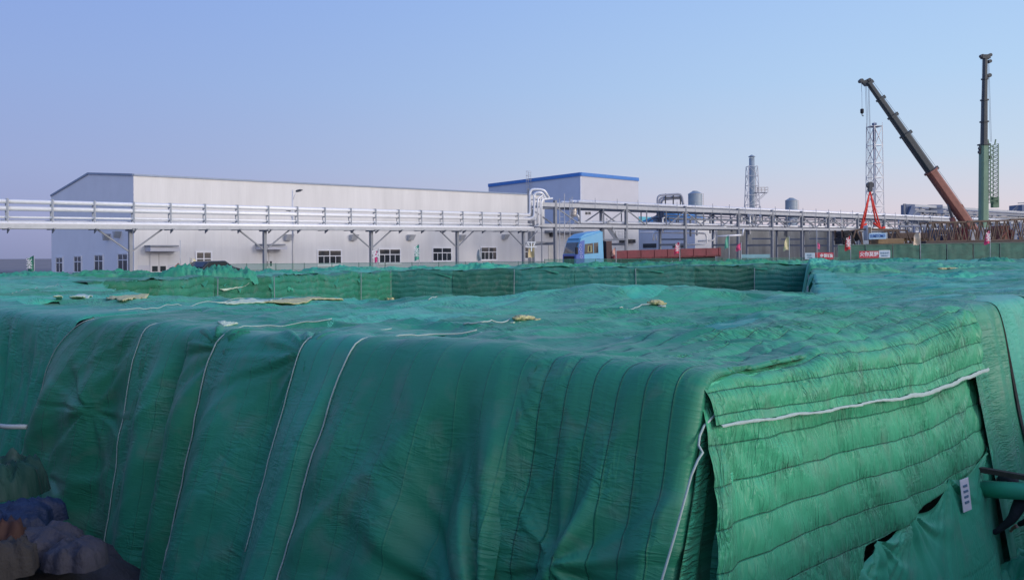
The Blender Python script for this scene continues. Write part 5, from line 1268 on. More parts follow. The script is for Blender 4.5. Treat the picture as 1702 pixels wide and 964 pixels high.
# parked car
p = at(344, 458, 62); t = thing('parked_car', 'black parked car half hidden behind the far left rim of the quilts', 'car', (p.x, p.y, 0))
m_carp = mat('black_car_paint', (.015, .018, .02), .2, var=.1, spec=.7)
prof = [(-2.2, .35), (-2.25, .75), (-1.5, .92), (-.9, 1.42), (.7, 1.45), (1.5, 1.0), (2.2, .85), (2.25, .35)]
b = MB(); b.extrude([Vector((p.x+x*.45, p.y-.9+x*.9, z)) for x, z in prof], Vector((1.5, -.75, 0))); b.build('body', m_carp, t, bevel=.08)
b = MB(); b.extrude([Vector((p.x+x*.45+.03, p.y-.92+x*.9, z)) for x, z in [(-1.25, .98), (-.82, 1.34), (.62, 1.36), (1.2, 1.0)]], Vector((-.04, .02, 0))); b.build('side_window', m_glass, t)
b = MB(); q = Vector((p.x-.5, p.y-1.8, 0)); b.extrude([Vector((p.x-1.42*.45+.12, p.y-.9-1.42*.9-.06, .98)), Vector((p.x-1.42*.45+1.4, p.y-.9-1.42*.9-.7, .98)), Vector((p.x-.95*.45+1.3, p.y-.9-.95*.9-.65, 1.36)), Vector((p.x-.95*.45+.2, p.y-.9-.95*.9-.1, 1.36))], Vector((-.03, -.04, .02))); b.build('windscreen', m_glass, t)
for x, s_ in ((-1.4, 0), (1.4, 0), (-1.4, 1), (1.4, 1)):
    c = Vector((p.x+x*.45+s_*1.5, p.y-.9+x*.9-s_*.75, .32)); n = Vector((1.5, -.75, 0)).normalized(); b = MB(); b.tube([c-n*.1, c+n*.1], .32, 16); b.build('wheel', m_dark, t)

# ================================================================ TRUCK
def local(o, yaw, pitch=0):
    M_ = Matrix.Translation(o) @ Matrix.Rotation(yaw, 4, 'Z') @ Matrix.Rotation(pitch, 4, 'Y'); return lambda x, y, z: M_ @ Vector((x, y, z))
class LB(MB):
    """MB in a local frame"""
    def __init__(s, T): super().__init__(); s.T = T
    def lbox(s, x0, y0, z0, x1, y1, z1):
        vs = [s.T(x, y, z) for x in (x0, x1) for y in (y0, y1) for z in (z0, z1)]
        return s.add(vs, [(0, 1, 3, 2), (4, 6, 7, 5), (0, 4, 5, 1), (2, 3, 7, 6), (0, 2, 6, 4), (1, 5, 7, 3)])
    def lprof(s, prof, y0, y1):
        n = len(prof); vs = [s.T(x, y0, z) for x, z in prof]+[s.T(x, y1, z) for x, z in prof]
        return s.add(vs, [tuple(reversed(range(n))), tuple(range(n, 2*n))]+[(i, (i+1) % n, n+(i+1) % n, n+i) for i in range(n)])
    def lwheel(s, x, y, z, r, w): return s.tube([s.T(x, y-w/2, z), s.T(x, y+w/2, z)], r, 20)
tr0 = at(958, 424, 75); TY = R(22)
T0_ = local(Vector((tr0.x, tr0.y-.6, -.45)), TY, R(-1.3)); T_ = lambda x, y, z: T0_(x*1.17, y*1.17, z*1.15)
# local x: backwards along the truck (picture right), y: away from the camera
truck = thing('blue_truck', 'light blue truck tractor with dark blue nose and yellow curtain behind its side window', 'truck', tuple(T_(0, 0, 0)))
m_tb = mat('light_blue_truck_paint', (.11, .38, .60), .35, var=.06, spec=.6); m_tb2 = mat('royal_blue_nose', (.03, .10, .42), .35, var=.08, spec=.6); m_red = mat('oxide_red_trailer', (.15, .014, .028), .6, var=.3, vscale=1.5); m_yel = mat('yellow_curtain', (.36, .34, .17), .8); m_black = mat('black_rubber', (.02, .02, .022), .8)
b = LB(T_); b.lprof([(.0, .9), (-.02, 2.0), (.32, 3.0), (.45, 3.25), (2.15, 3.72), (2.4, 3.74), (2.45, .95)], 0, 2.4); body = b.build('cab', m_tb, truck, bevel=.06)
b = LB(T_); b.lprof([(-.06, .75), (-.08, 1.15), (-.04, 1.95), (.0, 1.95), (.4, .75)], -.02, 2.42); b.build('bumper', m_tb2, truck, bevel=.04)
b = LB(T_); b.lprof([(.005-.05, 2.02), (.27, 2.9), (.33, 2.9), (.05, 2.02)], .15, 2.25); b.build('windscreen', m_glass, truck)
b = LB(T_); b.lprof([(.02, 1.9), (.34, 2.98), (.74, 3.06), (.62, 1.2), (.02, 1.2)], -.03, -.005); b.build('corner_panel', m_tb2, truck)
for k in range(4):
    vs, fs = text_mb('〇', .24, .01); b = MB(); T2 = lambda x, z: T_(x, -.05, z); b.add([T2(.34+.02*k+v[0], 2.62-k*.3+v[1]) for v in vs], fs); b.build('emblem_mark', m_whl, truck)
b = LB(T_); b.lprof([(.7, 1.95), (.78, 2.75), (1.95, 2.85), (1.95, 2.0)], -.02, -.004); sw = b.build('side_window', m_glass, truck)
b = LB(T_); b.lprof([(.98, 2.1), (1.02, 2.6), (1.36, 2.62), (1.36, 2.1)], -.03, -.021); b.build('curtain', m_yel, sw)
b = LB(T_); b.lprof([(1.10, 2.14), (1.12, 2.58), (1.24, 2.58), (1.24, 2.14)], -.04, -.031); b.build('curtain_print', m_black, sw)
b = LB(T_); b.lbox(1.49, -.03, 1.98, 1.54, -.005, 2.82); b.build('window_pillar', m_tb, sw)
b = LB(T_); b.tube([T_(.2, -.05, 2.85), T_(-.1, -.35, 2.8), T_(-.15, -.38, 2.4)], .03, 6); b.lbox(-.24, -.52, 1.95, -.1, -.28, 2.5); b.build('mirror', m_black, truck)
b = LB(T_); b.lprof([(.66, 1.1), (.66, 1.95), (.685, 1.95), (.685, 1.1)], -.02, -.004); b.lbox(1.8, -.02, 1.5, 2.05, -.004, 1.55); b.build('door_seam', m_tb2, truck)
b = LB(T_); b.lprof([(.3, 3.22), (.9, 3.6), (2.3, 3.82), (2.3, 3.7), (.4, 3.1)], .15, 2.25); b.build('roof_fairing', m_tb, truck, bevel=.05)
b = LB(T_); b.lbox(-.1, .3, 1.0, -.07, 2.1, 1.8); b.build('grille', m_black, truck)
b = LB(T_); b.lbox(-.1, .0, .95, -.06, .35, 1.15); b.build('headlight', m_frame, truck); b = LB(T_); b.lbox(-.1, 2.05, .95, -.06, 2.4, 1.15); b.build('headlight', m_frame, truck)
b = LB(T_); b.lbox(.6, .7, .55, 6.2, 1.7, .95); b.build('chassis', m_black, truck)
for x, r in ((1.2, .52), (4.2, .52), (5.4, .52)):
    for y in (.1, 2.3):
        b = LB(T_); b.lwheel(x, y, .52, r, .32); w_ = b.build('wheel', m_black, truck); b = LB(T_); b.tube([T_(x, y-.17*(1 if y < 1 else -1), .52), T_(x, y-.175*(1 if y < 1 else -1), .52)], .28, 14); b.build('rim', m_steell, w_)
b = LB(T_); b.lbox(2.2, -.02, .55, 3.4, .5, 1.0); b.build('fuel_tank', m_steell, truck)
trl = thing('red_trailer', 'long oxide red low sided trailer coupled behind the blue truck cab', 'trailer', tuple(T_(3, 0, 0)))
b = LB(T_); b.lbox(2.75, .1, .9, 3.25, 2.4, 2.95); b.build('headboard', mat('dark_red_board', (.05, .018, .022), .6), trl)
XE = 13.6
b = LB(T_); b.lbox(3.25, -.05, 1.5, XE, .05, 2.12); b.build('side_board', m_red, trl); b = LB(T_); b.lbox(3.25, 2.4, 1.5, XE, 2.5, 2.12); b.build('side_board', m_red, trl)
b = LB(T_); b.lbox(3.25, .06, 1.4, XE, 2.39, 1.55); b.build('deck', m_red, trl); b = LB(T_); b.lbox(XE+.01, -.05, 1.4, XE+.1, 2.5, 2.12); b.build('tail_board', m_red, trl)
for k in range(9): b = LB(T_); x = 3.3+k*1.27; b.lbox(x, -.09, 1.45, x+.07, -.055, 2.14); b.build('stake', m_red, trl)
b = LB(T_); b.lbox(3.3, .5, .85, XE-.1, .7, 1.39); b.lbox(3.3, 1.8, .85, XE-.1, 2.0, 1.39); b.build('frame_rails', m_black, trl)
b = LB(T_); 
for k in range(3): b.lbox(6.6+k*1.1, -.04, .5, 7.4+k*1.1, .0, .56); b.lbox(6.6+k*1.1, -.04, .85, 7.4+k*1.1, .0, .9); b.lbox(6.6+k*1.1, -.04, .5, 6.65+k*1.1, .0, 1.15)
b.build('side_guard', m_steell, trl)
for x in (10.2, 11.4, 12.6):
    for y in (.15, 2.3):
        b = LB(T_); b.lwheel(x, y, .5, .5, .32); b.build('wheel', m_black, trl)

# ================================================================ CRANES
m_bgreen = mat('dark_boom_paint', (.045, .055, .060), .45, var=.15, vscale=2); m_orange = mat('faded_orange_boom', (.27, .105, .075), .55, var=.22, vscale=1.2); m_lgreen = mat('light_green_boom', (.17, .29, .19), .5, var=.15, vscale=1); m_cabw = mat('white_cab_paint', (.66, .67, .64), .4, var=.06); m_rust = mat('brown_lattice_paint', (.155, .105, .075), .7, var=.3, vscale=2); m_cable = mat('steel_cable', (.25, .27, .30), .5, .4)
def boom_section(b, p, q, w0, w1, up=(0, 1, 0)):
    p = Vector(p); q = Vector(q); d = (q-p).normalized(); s = d.cross(Vector((0, 1, 0))).normalized(); o = len(b.v); vs = []
    for c, w in ((p, w0), (q, w1)):
        for (i, j) in ((-1, -.6), (-.6, -1), (.6, -1), (1, -.6), (1, .7), (.5, 1), (-.5, 1), (-1, .7)): vs.append(c+s*i*w/2+Vector((0, 1, 0))*j*w/2)
    b.add(vs, [tuple(reversed(range(8))), tuple(range(8, 16))]+[(i, (i+1) % 8, 8+(i+1) % 8, 8+i) for i in range(8)])
YC = 96
cr1 = thing('orange_boom_crane', 'mobile crane with slanting boom, dark upper sections and a faded orange base section', 'crane', tuple(at(1625, 424, YC).xy)+(0,))
B0 = at(1624, 394, YC); B1 = at(1443, 137, YC)
bp = lambda t: B0.lerp(B1, t)
def tpix(px, py): return (at(px, py, YC)-B0).dot(B1-B0)/(B1-B0).length_squared
secs = [((1624, 394), (1547, 284), 1.15, 1.12, m_orange), ((1547, 284), (1506, 222), .98, .96, m_bgreen), ((1506, 222), (1485, 191), .84, .82, m_bgreen), ((1485, 191), (1465, 162), .72, .70, m_bgreen), ((1465, 162), (1444, 137), .60, .56, m_bgreen)]
for a, c, w0, w1, m in secs:
    b = MB(); boom_section(b, bp(tpix(*a)), bp(tpix(*c)), w0, w1); s_ = b.build('boom_section', m, cr1, bevel=.04)
    b = MB(); e = bp(tpix(*c)); d = (B1-B0).normalized(); boom_section(b, e-d*.22, e+d*.02, w1*1.22, w1*1.22); b.build('collar', m_bgreen if m is m_bgreen else m_orange, s_)
    b = MB(); sidev = d.cross(Vector((0, 1, 0))).normalized(); top = 1 if sidev.z > 0 else -1; b.frame(e-d*.15+sidev*top*w1*.75, d, (0, 1, 0), sidev, .2, .15, .14); b.build('rope_guide', m_bgreen, s_)
b = MB(); tip = B1; b.extrude([at(1446, 131, YC), at(1450, 142, YC), at(1440, 143, YC), at(1431, 135, YC), at(1431, 131, YC), at(1436, 134, YC)], Vector((0, .5, 0))); 
for px_, py_ in ((1433, 134), (1446, 133)): c = at(px_, py_, YC-.1); b.tube([c, c+Vector((0, .7, 0))], .22, 14)
b.build('boom_head', m_bgreen, cr1)
b = MB()
sv = (B1-B0).normalized().cross(Vector((0, 1, 0))).normalized(); sv = sv if sv.z > 0 else -sv
b.tube([bp(.02)+sv*.75, bp(.35)+sv*.85], .02, 5); b.tube([bp(.35)+sv*.85, B1+sv*.5], .02, 5); b.build('hoist_rope', m_cable, cr1)
b = MB(); b.tube([at(1596, 400, YC+.2), at(1582, 362, YC+.2)], .30, 12); b.build('lift_cylinder', m_orange, cr1, smooth=True)
b = MB(); b.tube([at(1582, 362, YC+.2), at(1571, 322, YC+.2)], .14, 10); b.build('cylinder_rod', m_cable, cr1, smooth=True)
b = MB(); c = at(1597, 344, YC-.5); b.tube([c, c+Vector((0, 1, 0))], .35, 14); b.build('boom_drum', m_orange, cr1)
# hanging small hook (auxiliary) and main block with ropes
b = MB(); b.tube([at(1432, 137, YC), at(1432, 153, YC)], .025, 5); b.tube([at(1432.5, 153, YC), at(1432.8, 181, YC)], .02, 5); aux = b.build('auxiliary_rope', m_cable, cr1)
b = MB(); c = at(1432.8, 186, YC); b.tube([c+Vector((0, 0, .35)), c+Vector((0, 0, .3)), c-Vector((0, 0, .15)), c-Vector((0, 0, .25))], [.08, .2, .2, .08], 12); b.tube([c-Vector((0, 0, .25)), c-Vector((0, 0, .45)), c-Vector((-.12, 0, .55)), c-Vector((-.16, 0, .42))], .05, 6); b.build('hook_ball', m_black, cr1, smooth=True)
b = MB(); 
for a, c in (((1438, 141), (1444, 301)), ((1440, 141), (1446, 301)), ((1443, 143), (1447.5, 301)), ((1444.5, 143), (1449, 301))): b.tube([at(*a, YC), at(*c, YC)], .022, 5)
b.build('main_rope', m_cable, cr1)
b = MB(); c = at(1446, 308, YC); b.tube([c+Vector((0, -.2, 0)), c+Vector((0, .2, 0))], .40, 18); b.box((c.x-.2, c.y-.26, c.z-.75), (c.x+.2, c.y+.26, c.z+.2)); b.tube([c-Vector((0, 0, .75)), c-Vector((0, 0, 1.0)), c-Vector((-.2, 0, 1.2)), c-Vector((-.32, 0, 1.0))], .08, 8); b.build('hook_block', m_dark, cr1)
m_sling = mat('red_lifting_sling', (.75, .06, .04), .7, var=.1)
sl_ = thing('lifting_sling', 'bright red lifting sling hanging in a fan from the hook block', 'sling', tuple(at(1446, 318, YC)))
for a in ((1430, 381), (1437, 366), (1455, 366), (1464, 380)):
    b = MB(); top = at(1446, 317, YC); e = at(*a, YC-.6 if a[0] in (1430, 1455) else YC+.6); mid = top.lerp(e, .55)+Vector((0, 0, -.1)); b.tube([top, mid, e], [.07, .10, .10], 8); b.build('strap', m_sling, sl_, smooth=True)
for a, c in (((1430, 381), (1440, 372)), ((1464, 380), (1452, 371)), ((1464, 380), (1471, 378)), ((1437, 366), (1431, 378)), ((1455, 366), (1461, 376))):
    b = MB(); b.tube([at(*a, YC), at(*c, YC)], .13, 8); b.build('loop', m_sling, sl_, smooth=True)
# superstructure and carrier
TC0 = local(Vector((at(1600, 424, YC+1).x, YC+1, .1)), R(0)); TC = lambda x, y, z: TC0(x, y*1.1, z*1.28)
b = LB(TC); b.lbox(-3.5, -1.3, .9, 7.5, 1.3, 1.6); b.build('carrier', m_dark, cr1)
b = LB(TC); b.lbox(-.6, -1.3, 1.62, 4.4, 1.3, 2.7); b.build('turntable_house', m_cabw, cr1, bevel=.08)
b = LB(TC); b.lprof([(.95, 1.7), (1.15, 3.55), (2.6, 3.55), (2.75, 1.7)], -1.95, -1.32); cb = b.build('cab', m_cabw, cr1, bevel=.06)
b = LB(TC); b.lprof([(1.25, 2.2), (1.4, 3.4), (1.95, 3.4), (1.95, 2.2)], -1.98, -1.955); b.lprof([(2.1, 2.6), (2.1, 3.4), (2.5, 3.4), (2.55, 2.6)], -1.98, -1.955); b.build('cab_window', m_glass, cb)
b = LB(TC); b.lbox(3.4, -1.4, 1.7, 4.9, 1.4, 2.9); b.build('counterweight', m_orange, cr1, bevel=.1)
b = LB(TC); b.lprof([(-3.9, .7), (-3.9, 1.5), (-3.4, 2.2), (-2.3, 2.2), (-2.2, .7)], -1.3, 1.3); b.build('driving_cab', m_cabw, cr1, bevel=.08)
for x in (-2.6, -1.2, 3.4, 4.8, 6.2):
    for y in (-1.15, 1.15): b = LB(TC); b.lwheel(x, y, .4, .6, .4); b.build('wheel', m_black, cr1)
# green crane
YG = 104
cr2 = thing('green_boom_crane', 'mobile crane with an upright light green boom and a green lattice jib stowed beside it', 'crane', tuple(at(1636, 424, YG).xy)+(0,))
for (y0, y1, x0, x1, w, m) in ((392, 240, 1634.5, 1635.5, 1.0, m_lgreen), (240, 202, 1635.5, 1636, .72, m_bgreen), (202, 166, 1636, 1636.3, .66, m_bgreen), (166, 131, 1636.3, 1637, .58, m_bgreen), (131, 93, 1637, 1637.5, .5, m_bgreen)):
    b = MB(); boom_section(b, at(x0, y0, YG), at(x1, y1, YG), w, w*.97); s_ = b.build('boom_section', m, cr2, bevel=.04)
    b = MB(); e = at(x1, y1, YG); boom_section(b, e-Vector((0, 0, .15)), e+Vector((0, 0, .02)), w*1.28, w*1.28); b.build('collar', m_bgreen, s_)
b = MB(); e = at(1638, 95, YG); b.frame(e, (1, 0, 0), (0, 1, 0), (0, 0, 1), .5, .3, .25)
for dx, dz in ((.55, .2), (.5, -.6), (-.5, .1)): b.tube([e+Vector((dx, -.25, dz)), e+Vector((dx, .25, dz))], .22, 12)
b.build('boom_head', m_bgreen, cr2)
b = MB()
for a, c in (((1642, 98), (1646, 236)), ((1643.5, 98), (1648, 236)), ((1632.5, 98), (1631.5, 240))): b.tube([at(*a, YG), at(*c, YG)], .02, 5)
b.build('hoist_rope', m_cable, cr2)
for px_, py_ in ((1630, 247), (1629.5, 253), (1644, 126), (1644, 262)):
    b = MB(); c = at(px_, py_, YG); b.tube([c-Vector((0, .2, 0)), c+Vector((0, .2, 0))], .26, 12); b.build('rope_sheave', m_bgreen, cr2)
def lattice(b, p, q, w, h, n, t=.06, tt=.035, wv=None, hv=None, taper=0):
    p = Vector(p); q = Vector(q); d = (q-p).normalized(); hv = hv or Vector((0, 0, 1)); hv = (hv-d*hv.dot(d)).normalized(); wv = d.cross(hv)
    cs = [(-1, -1), (1, -1), (1, 1), (-1, 1)]; k_ = lambda s: 1-taper*max(0, (abs(s-.5)*2-.8)/.2)
    P_ = lambda c, s: p+(q-p)*s+wv*c[0]*w/2*k_(s)+hv*c[1]*h/2*k_(s)
    for c in cs:
        for i in range(n): b.bar(P_(c, i/n), P_(c, (i+1)/n), t)
    for i in range(n):
        for j in range(4):
            c0, c1 = cs[j], cs[(j+1) % 4]; m = (i+.5)/n
            b.bar(P_(c0, i/n), P_(c1, m), tt); b.bar(P_(c1, m), P_(c0, (i+1)/n), tt)
    return b
b = MB(); lattice(b, at(1648.5, 338, YG), at(1648.5, 240, YG), 1.1, 1.0, 14, .09, .055, hv=Vector((1, 0, 0))); 
for dx in (-.5, .5): b.bar(at(1648.5+dx*10, 240, YG), at(1648.5+dx*13, 232, YG), .12)
b.bar(at(1640, 262, YG), at(1648, 262, YG), .2); b.bar(at(1640, 320, YG), at(1648, 320, YG), .2); b.build('lattice_jib', mat('green_lattice_paint', (.14, .24, .15), .6, var=.2), cr2)
b = MB(); b.box(tuple(at(1651, 345, YG-.3)), tuple(at(1656, 328, YG+.3))); b.build('jib_foot', mat('green_lattice_paint', (.14, .24, .15)), cr2)
TG = local(Vector((at(1636, 424, YG).x, YG, 0)), R(8))
b = LB(TG); b.lbox(-4, -1.3, .9, 7, 1.3, 1.7); b.build('carrier', m_lgreen, cr2); b = LB(TG); b.lbox(-.8, -1.3, 1.72, 4.2, 1.3, 2.9); b.build('turntable_house', m_lgreen, cr2, bevel=.08)
b = LB(TG); b.lbox(-.9, -1.9, 1.75, .5, -1.32, 3.3); b.build('cab', m_cabw, cr2, bevel=.1)
for x in (-3, -1.6, 2.6, 4.0, 5.4):
    for y in (-1.15, 1.15): b = LB(TG); b.lwheel(x, y, .55, .6, .4); b.build('wheel', m_black, cr2)

# crawler crane (left of orange boom) with maker's sign
YR = 92
cc = thing('crawler_crane', 'brown lattice crawler crane base with black counterweights and a pale blue maker sign', 'crane', tuple(at(1445, 424, YR).xy)+(0,))
def pr(px, py, Y=YR): return at(px, py, Y)
b = MB(); b.box((pr(1437, 0).x, YR-1.4, .9), (pr(1500, 0).x, YR+1.4, pr(1440, 406).z)); b.build('machine_deck', m_rust, cc)
b = MB(); b.box((pr(1449, 0).x, YR-1.2, pr(1440, 406).z+.01), (pr(1492, 0).x, YR+1.2, pr(1440, 397).z)); b.build('engine_house', mat('ochre_machine_paint', (.30, .20, .10), .6, var=.25), cc, bevel=.06)
for k in range(4):
    b = MB(); z0 = pr(0, 414).z+k*.36; b.box((pr(1392-k*1.0+3*(k > 1), 0).x, YR-1.3, z0), (pr(1411-k*2, 0).x, YR+1.3, z0+.33)); b.build('counterweight', m_black, cc, bevel=.05)
b = MB()
for dy in (-1, 1):
    o3 = Vector((0, dy, 0))
    for a, c in (((1393, 383), (1412, 410)), ((1393, 383), (1395, 405)), ((1416, 383), (1408, 408)), ((1416, 384), (1436, 381)), ((1418, 384), (1428, 408)), ((1440, 408), (1437, 384)), ((1436, 381), (1500, 384)), ((1500, 384), (1510, 408)), ((1478, 384), (1471, 407)), ((1482, 384), (1496, 407))): b.bar(pr(*a)+o3, pr(*c)+o3, .16)
b.build('gantry_frame', m_rust, cc)
b = MB(); b.bar(pr(1400, 386), pr(1411, 385), .3); b.bar(pr(1418, 384), pr(1425, 400), .4); b.build('dark_links', m_black, cc)
b = MB(); b.box((pr(1430, 0).x, YR-1.5, pr(0, 408).z), (pr(1437, 0).x, YR-.4, pr(0, 384).z)); c_b = b.build('cab', m_cabw, cc, bevel=.06)
b = MB(); b.box((pr(1431, 0).x, YR-1.54, pr(0, 398).z), (pr(1436, 0).x, YR-1.505, pr(0, 387).z)); b.build('cab_window', m_glass, c_b)
b = MB(); 
for dy in (-2.2, 2.2):
    prof_ = [(pr(1400, 0).x, .05), (pr(1396, 0).x, .5), (pr(1400, 0).x, .95), (pr(1500, 0).x, .95), (pr(1504, 0).x, .5), (pr(1500, 0).x, .05)]
    b = MB(); b.extrude([Vector((x, YR+dy-.4, z)) for x, z in prof_], Vector((0, .8, 0))); b.build('track', m_black, cc)
sg = at(1444.5, 398, YR-1.7); sg2 = at(1472.5, 396, YR-1.7); sg2.z = sg.z+.04; d = (sg2-sg).normalized(); hgt = .68
b = MB(); b.frame((sg+sg2)/2+Vector((0, 0, hgt/2)), d, (0, 1, 0), (0, 0, 1), (sg2-sg).length/2, .04, hgt/2); sgn = b.build('maker_sign', mat('pale_sign_blue', (.35, .55, .72), .5, var=.04), cc)
text_part('SUMITOMO', .50, (sg+sg2)/2+Vector((0, -.07, hgt*.5)), d, (0, 0, 1), m_bluel, sgn, width=(sg2-sg).length*.88)
b = MB(); b.bar(pr(1447, 398), pr(1447, 384), .1); b.bar(pr(1470, 398), pr(1470, 384), .1); b.build('sign_post', m_rust, cc)

# lattice boom sections resting in a row
def boomsec(label, x0, x1, yb0, yt0, yb1, yt1, Y, n):
    p = (at(x0, yb0, Y)+at(x0, yt0, Y))/2; q = (at(x1, yb1, Y)+at(x1, yt1, Y))/2; h = at(x0, yt0, Y).z-at(x0, yb0, Y).z
    t = thing('lattice_boom_section', label, 'boom section', (p.x, p.y, 0), 'lattice boom sections resting in a row')
    b = MB(); lattice(b, p, q, h*.9, h, n, .17, .09); b.build('lattice', m_rust, t)
    for s_ in (.12, .88):
        b = MB(); c = p.lerp(q, s_); b.box((c.x-.25, c.y-h*.5, 0), (c.x+.25, c.y+h*.5, c.z-h/2-.05)); b.build('trestle_support', m_rust, t)
    return t
boomsec('brown lattice boom section lying right behind the broad beige flag', 1537, 1598, 402, 371, 401, 369, 90, 5)
boomsec('brown lattice boom section lying behind the bright pink red flag', 1600, 1668, 401, 369, 400, 366, 91, 5)
boomsec('brown lattice boom section lying at the far right picture edge', 1670, 1745, 400, 366, 398, 363, 92, 5)
b = MB(); b.bar(at(1533, 405, 88.6), at(1790, 400, 92), 1.2, .45); o = b.build('low_bed_deck', mat('dark_brown_deck', (.07, .055, .05), .8, var=.3)); tag(o, 'dark low deck carrying the lattice boom sections', 'deck')
fr = thing('scaffold_bays', 'dense steel scaffold frame with pale panels behind the lattice boom sections', 'scaffold', tuple(at(1560, 424, 120).xy)+(0,))
rn = random.Random(21)
for lv_ in range(3):
    Yf = 118+lv_*9; b = MB()
    for k in range(26):
        px_ = 1497+k*10.5+rn.uniform(-3, 3); p = at(px_, 424, Yf); zt = at(px_, rn.uniform(368, 384), Yf).z; b.bar(V3(p, 0), V3(p, zt), rn.choice((.14, .2, .26)))
    for y_ in (377, 386, 395, 404): b.bar(at(1495, y_+rn.uniform(-2, 2), Yf), at(1775, y_-2, Yf+6), .2)
    for k in range(14): px_ = 1500+k*19; b.bar(at(px_, 404, Yf), at(px_+12, 380, Yf+.3), .12)
    b.build('frame_bay', (m_slate, m_steel, m_dark)[lv_], fr)
for k in range(22):
    px_ = 1500+k*12.5; y_ = rn.uniform(380, 398); Yf = 124; b = MB(); p = at(px_, y_, Yf); b.frame(p, (1, .1, 0), (0, 1, 0), (0, 0, 1), rn.uniform(.2, .6), .1, rn.uniform(.15, .5)); b.build('panel', m_frame if k % 3 else m_steell, fr)
mac = thing('yellow_machine', 'ochre yellow machine with many round lamps standing between the crawler crane and the beige flag', 'machine', tuple(at(1500, 424, 93).xy)+(0,))
b = MB(); p = at(1477, 406, 95); q = at(1545, 394, 95); b.box((p.x, 94, 0), (q.x, 96.5, q.z-.2)); b.build('body', mat('ochre_machine_paint', (.30, .20, .10)), mac, bevel=.08)
b = MB(); b.box((p.x+.3, 93.8, q.z-.19), (q.x-.8, 96, q.z+.5)); b.build('upper_housing', m_rust, mac, bevel=.08)
for k in range(9): c = at(1480+k*7.4, 402+(k % 2)*1.5, 93.9); b = MB(); b.tube([c, c+Vector((0, .08, 0))], .13, 12); b.build('lamp', m_frame, mac)
for k in range(11): x0 = at(1478+k*6, 0, 93.9).x; b = MB(); b.bar(Vector((x0, 93.85, 1.0)), Vector((x0+.25, 93.85, q.z+.4)), .1); b.build('rib', m_rust, mac)
om = thing('orange_crane_carrier', 'orange and red crane carrier parts standing behind the first lattice boom section', 'machine', tuple(at(1590, 424, 94).xy)+(0,))
for (x0, x1, y0, y1, m_) in ((1578, 1590, 396, 405, m_orange), (1590, 1600, 388, 405, m_red), (1652, 1668, 385, 403, m_orange), (1668, 1676, 392, 404, m_red), (1604, 1613, 392, 404, m_frame)):
    b = MB(); b.box((at(x0, 0, 94).x, 93.2, .2), (at(x1, 0, 94).x, 95, at(0, y0, 94).z)); b.build('housing', m_, om, bevel=.1)
b = MB(); b.tube([at(1655, 404, 93), at(1672, 386, 93)], .14, 8); b.tube([at(1600, 404, 93), at(1594, 380, 93)], .14, 8); b.build('stay_arm', m_orange, om)
m_van = mat('dark_navy_van', (.03, .04, .08), .4)
vn = thing('navy_equipment_box', 'dark navy equipment container standing behind the first lattice boom section', 'container', tuple(at(1566, 424, 97).xy)+(0,))
b = MB(); b.box((at(1549, 0, 97).x, 96, 0), (at(1583, 0, 97).x, 99, at(0, 391, 97).z)); b.build('body', m_van, vn, bevel=.1)
b = MB(); b.box((at(1551, 0, 97).x, 95.95, at(0, 401, 97).z), (at(1581, 0, 97).x, 95.99, at(0, 400, 97).z)); b.build('stripe', m_frame, vn)

# ================================================================ FOREGROUND DETAILS
def rface(b_, h, o):
    x, y = ab(0, b_); return Vector((x+NR[0]*o, y+NR[1]*o, ZT-h))
# paper note on the flap: an A4 sheet in a plastic sleeve
c = at(1605, 822, 11.75); t = thing('paper_note', 'white printed paper note in a plastic sleeve pinned on the smooth tied up sheet', 'paper note', tuple(c))
axn = Vector((.80, .60, 0)).normalized(); upn = (Vector((0, 0, 1))*.97-axn*.22).normalized()
b = MB(); nn_ = axn.cross(upn); b.frame(c, axn, upn, nn_, .13, .25, .004); b.build('paper', mat('white_paper', (.70, .70, .78), .5, var=.05), t)
for k, (tx, wd_) in enumerate((('安全操作', .12), ('规程说明', .13), ('现场养护', .12), ('注意防火', .13))):
    text_part(tx, .04, c+upn*(.14-k*.085)+nn_*.006, axn, upn, m_bluegrey, t, width=wd_)
# knots tying the flap
m_knot = mat('pale_tie_cloth', (.30, .50, .42), .8, var=.2, vscale=9)
def knot(px, py, Y, r, label):
    p = at(px, py, Y); b = MB(); rn = random.Random(px)
    for k in range(6):
        a = rn.uniform(0, 6.28); pts = [p, p+Vector((math.cos(a)*r*.9, -.03-r*.2, math.sin(a)*r*.9)), p+Vector((math.cos(a)*r*.6, -.06, -r*1.2-rn.random()*r))]; b.tube(pts, [r*.28, r*.22, r*.05], 6)
    o = b.build('tie_knot', m_knot, smooth=True); tag(o, label, 'knot', 'cloth ties holding the sheet')
knot(1620, 767, 12.75, .10, 'pale cloth knot at the foot of the deep dark fold'); knot(1523, 816, 11.35, .06, 'small cloth knot at the middle scallop of the tied sheet'); knot(1454, 869, 10.15, .06, 'small cloth knot left of the middle scallop'); knot(1396, 906, 9.35, .06, 'small cloth knot low left on the tied sheet')
# bars right
b = MB(); b.bar(at(1624, 779, 12.6), at(1790, 808, 11.6), .10, .075); tag(b.build('timber_bar', mat('dark_wet_timber', (.05, .04, .035), .8, var=.3, vscale=6)), 'dark timber bar sticking out of the deep fold at the right edge', 'timber')
b = MB(); pts = [at(1636, 812, 12.5), at(1680, 815, 12.2), at(1790, 820, 11.6)]; b.tube(pts, .13, 16); t = b.build('wrapped_pipe', quilt_mat('wrapped_green_film', (.04, .30, .17), 2, 0, .1, .25), smooth=True); tag(t, 'pipe wrapped in glossy green film below the dark timber bar', 'pipe')
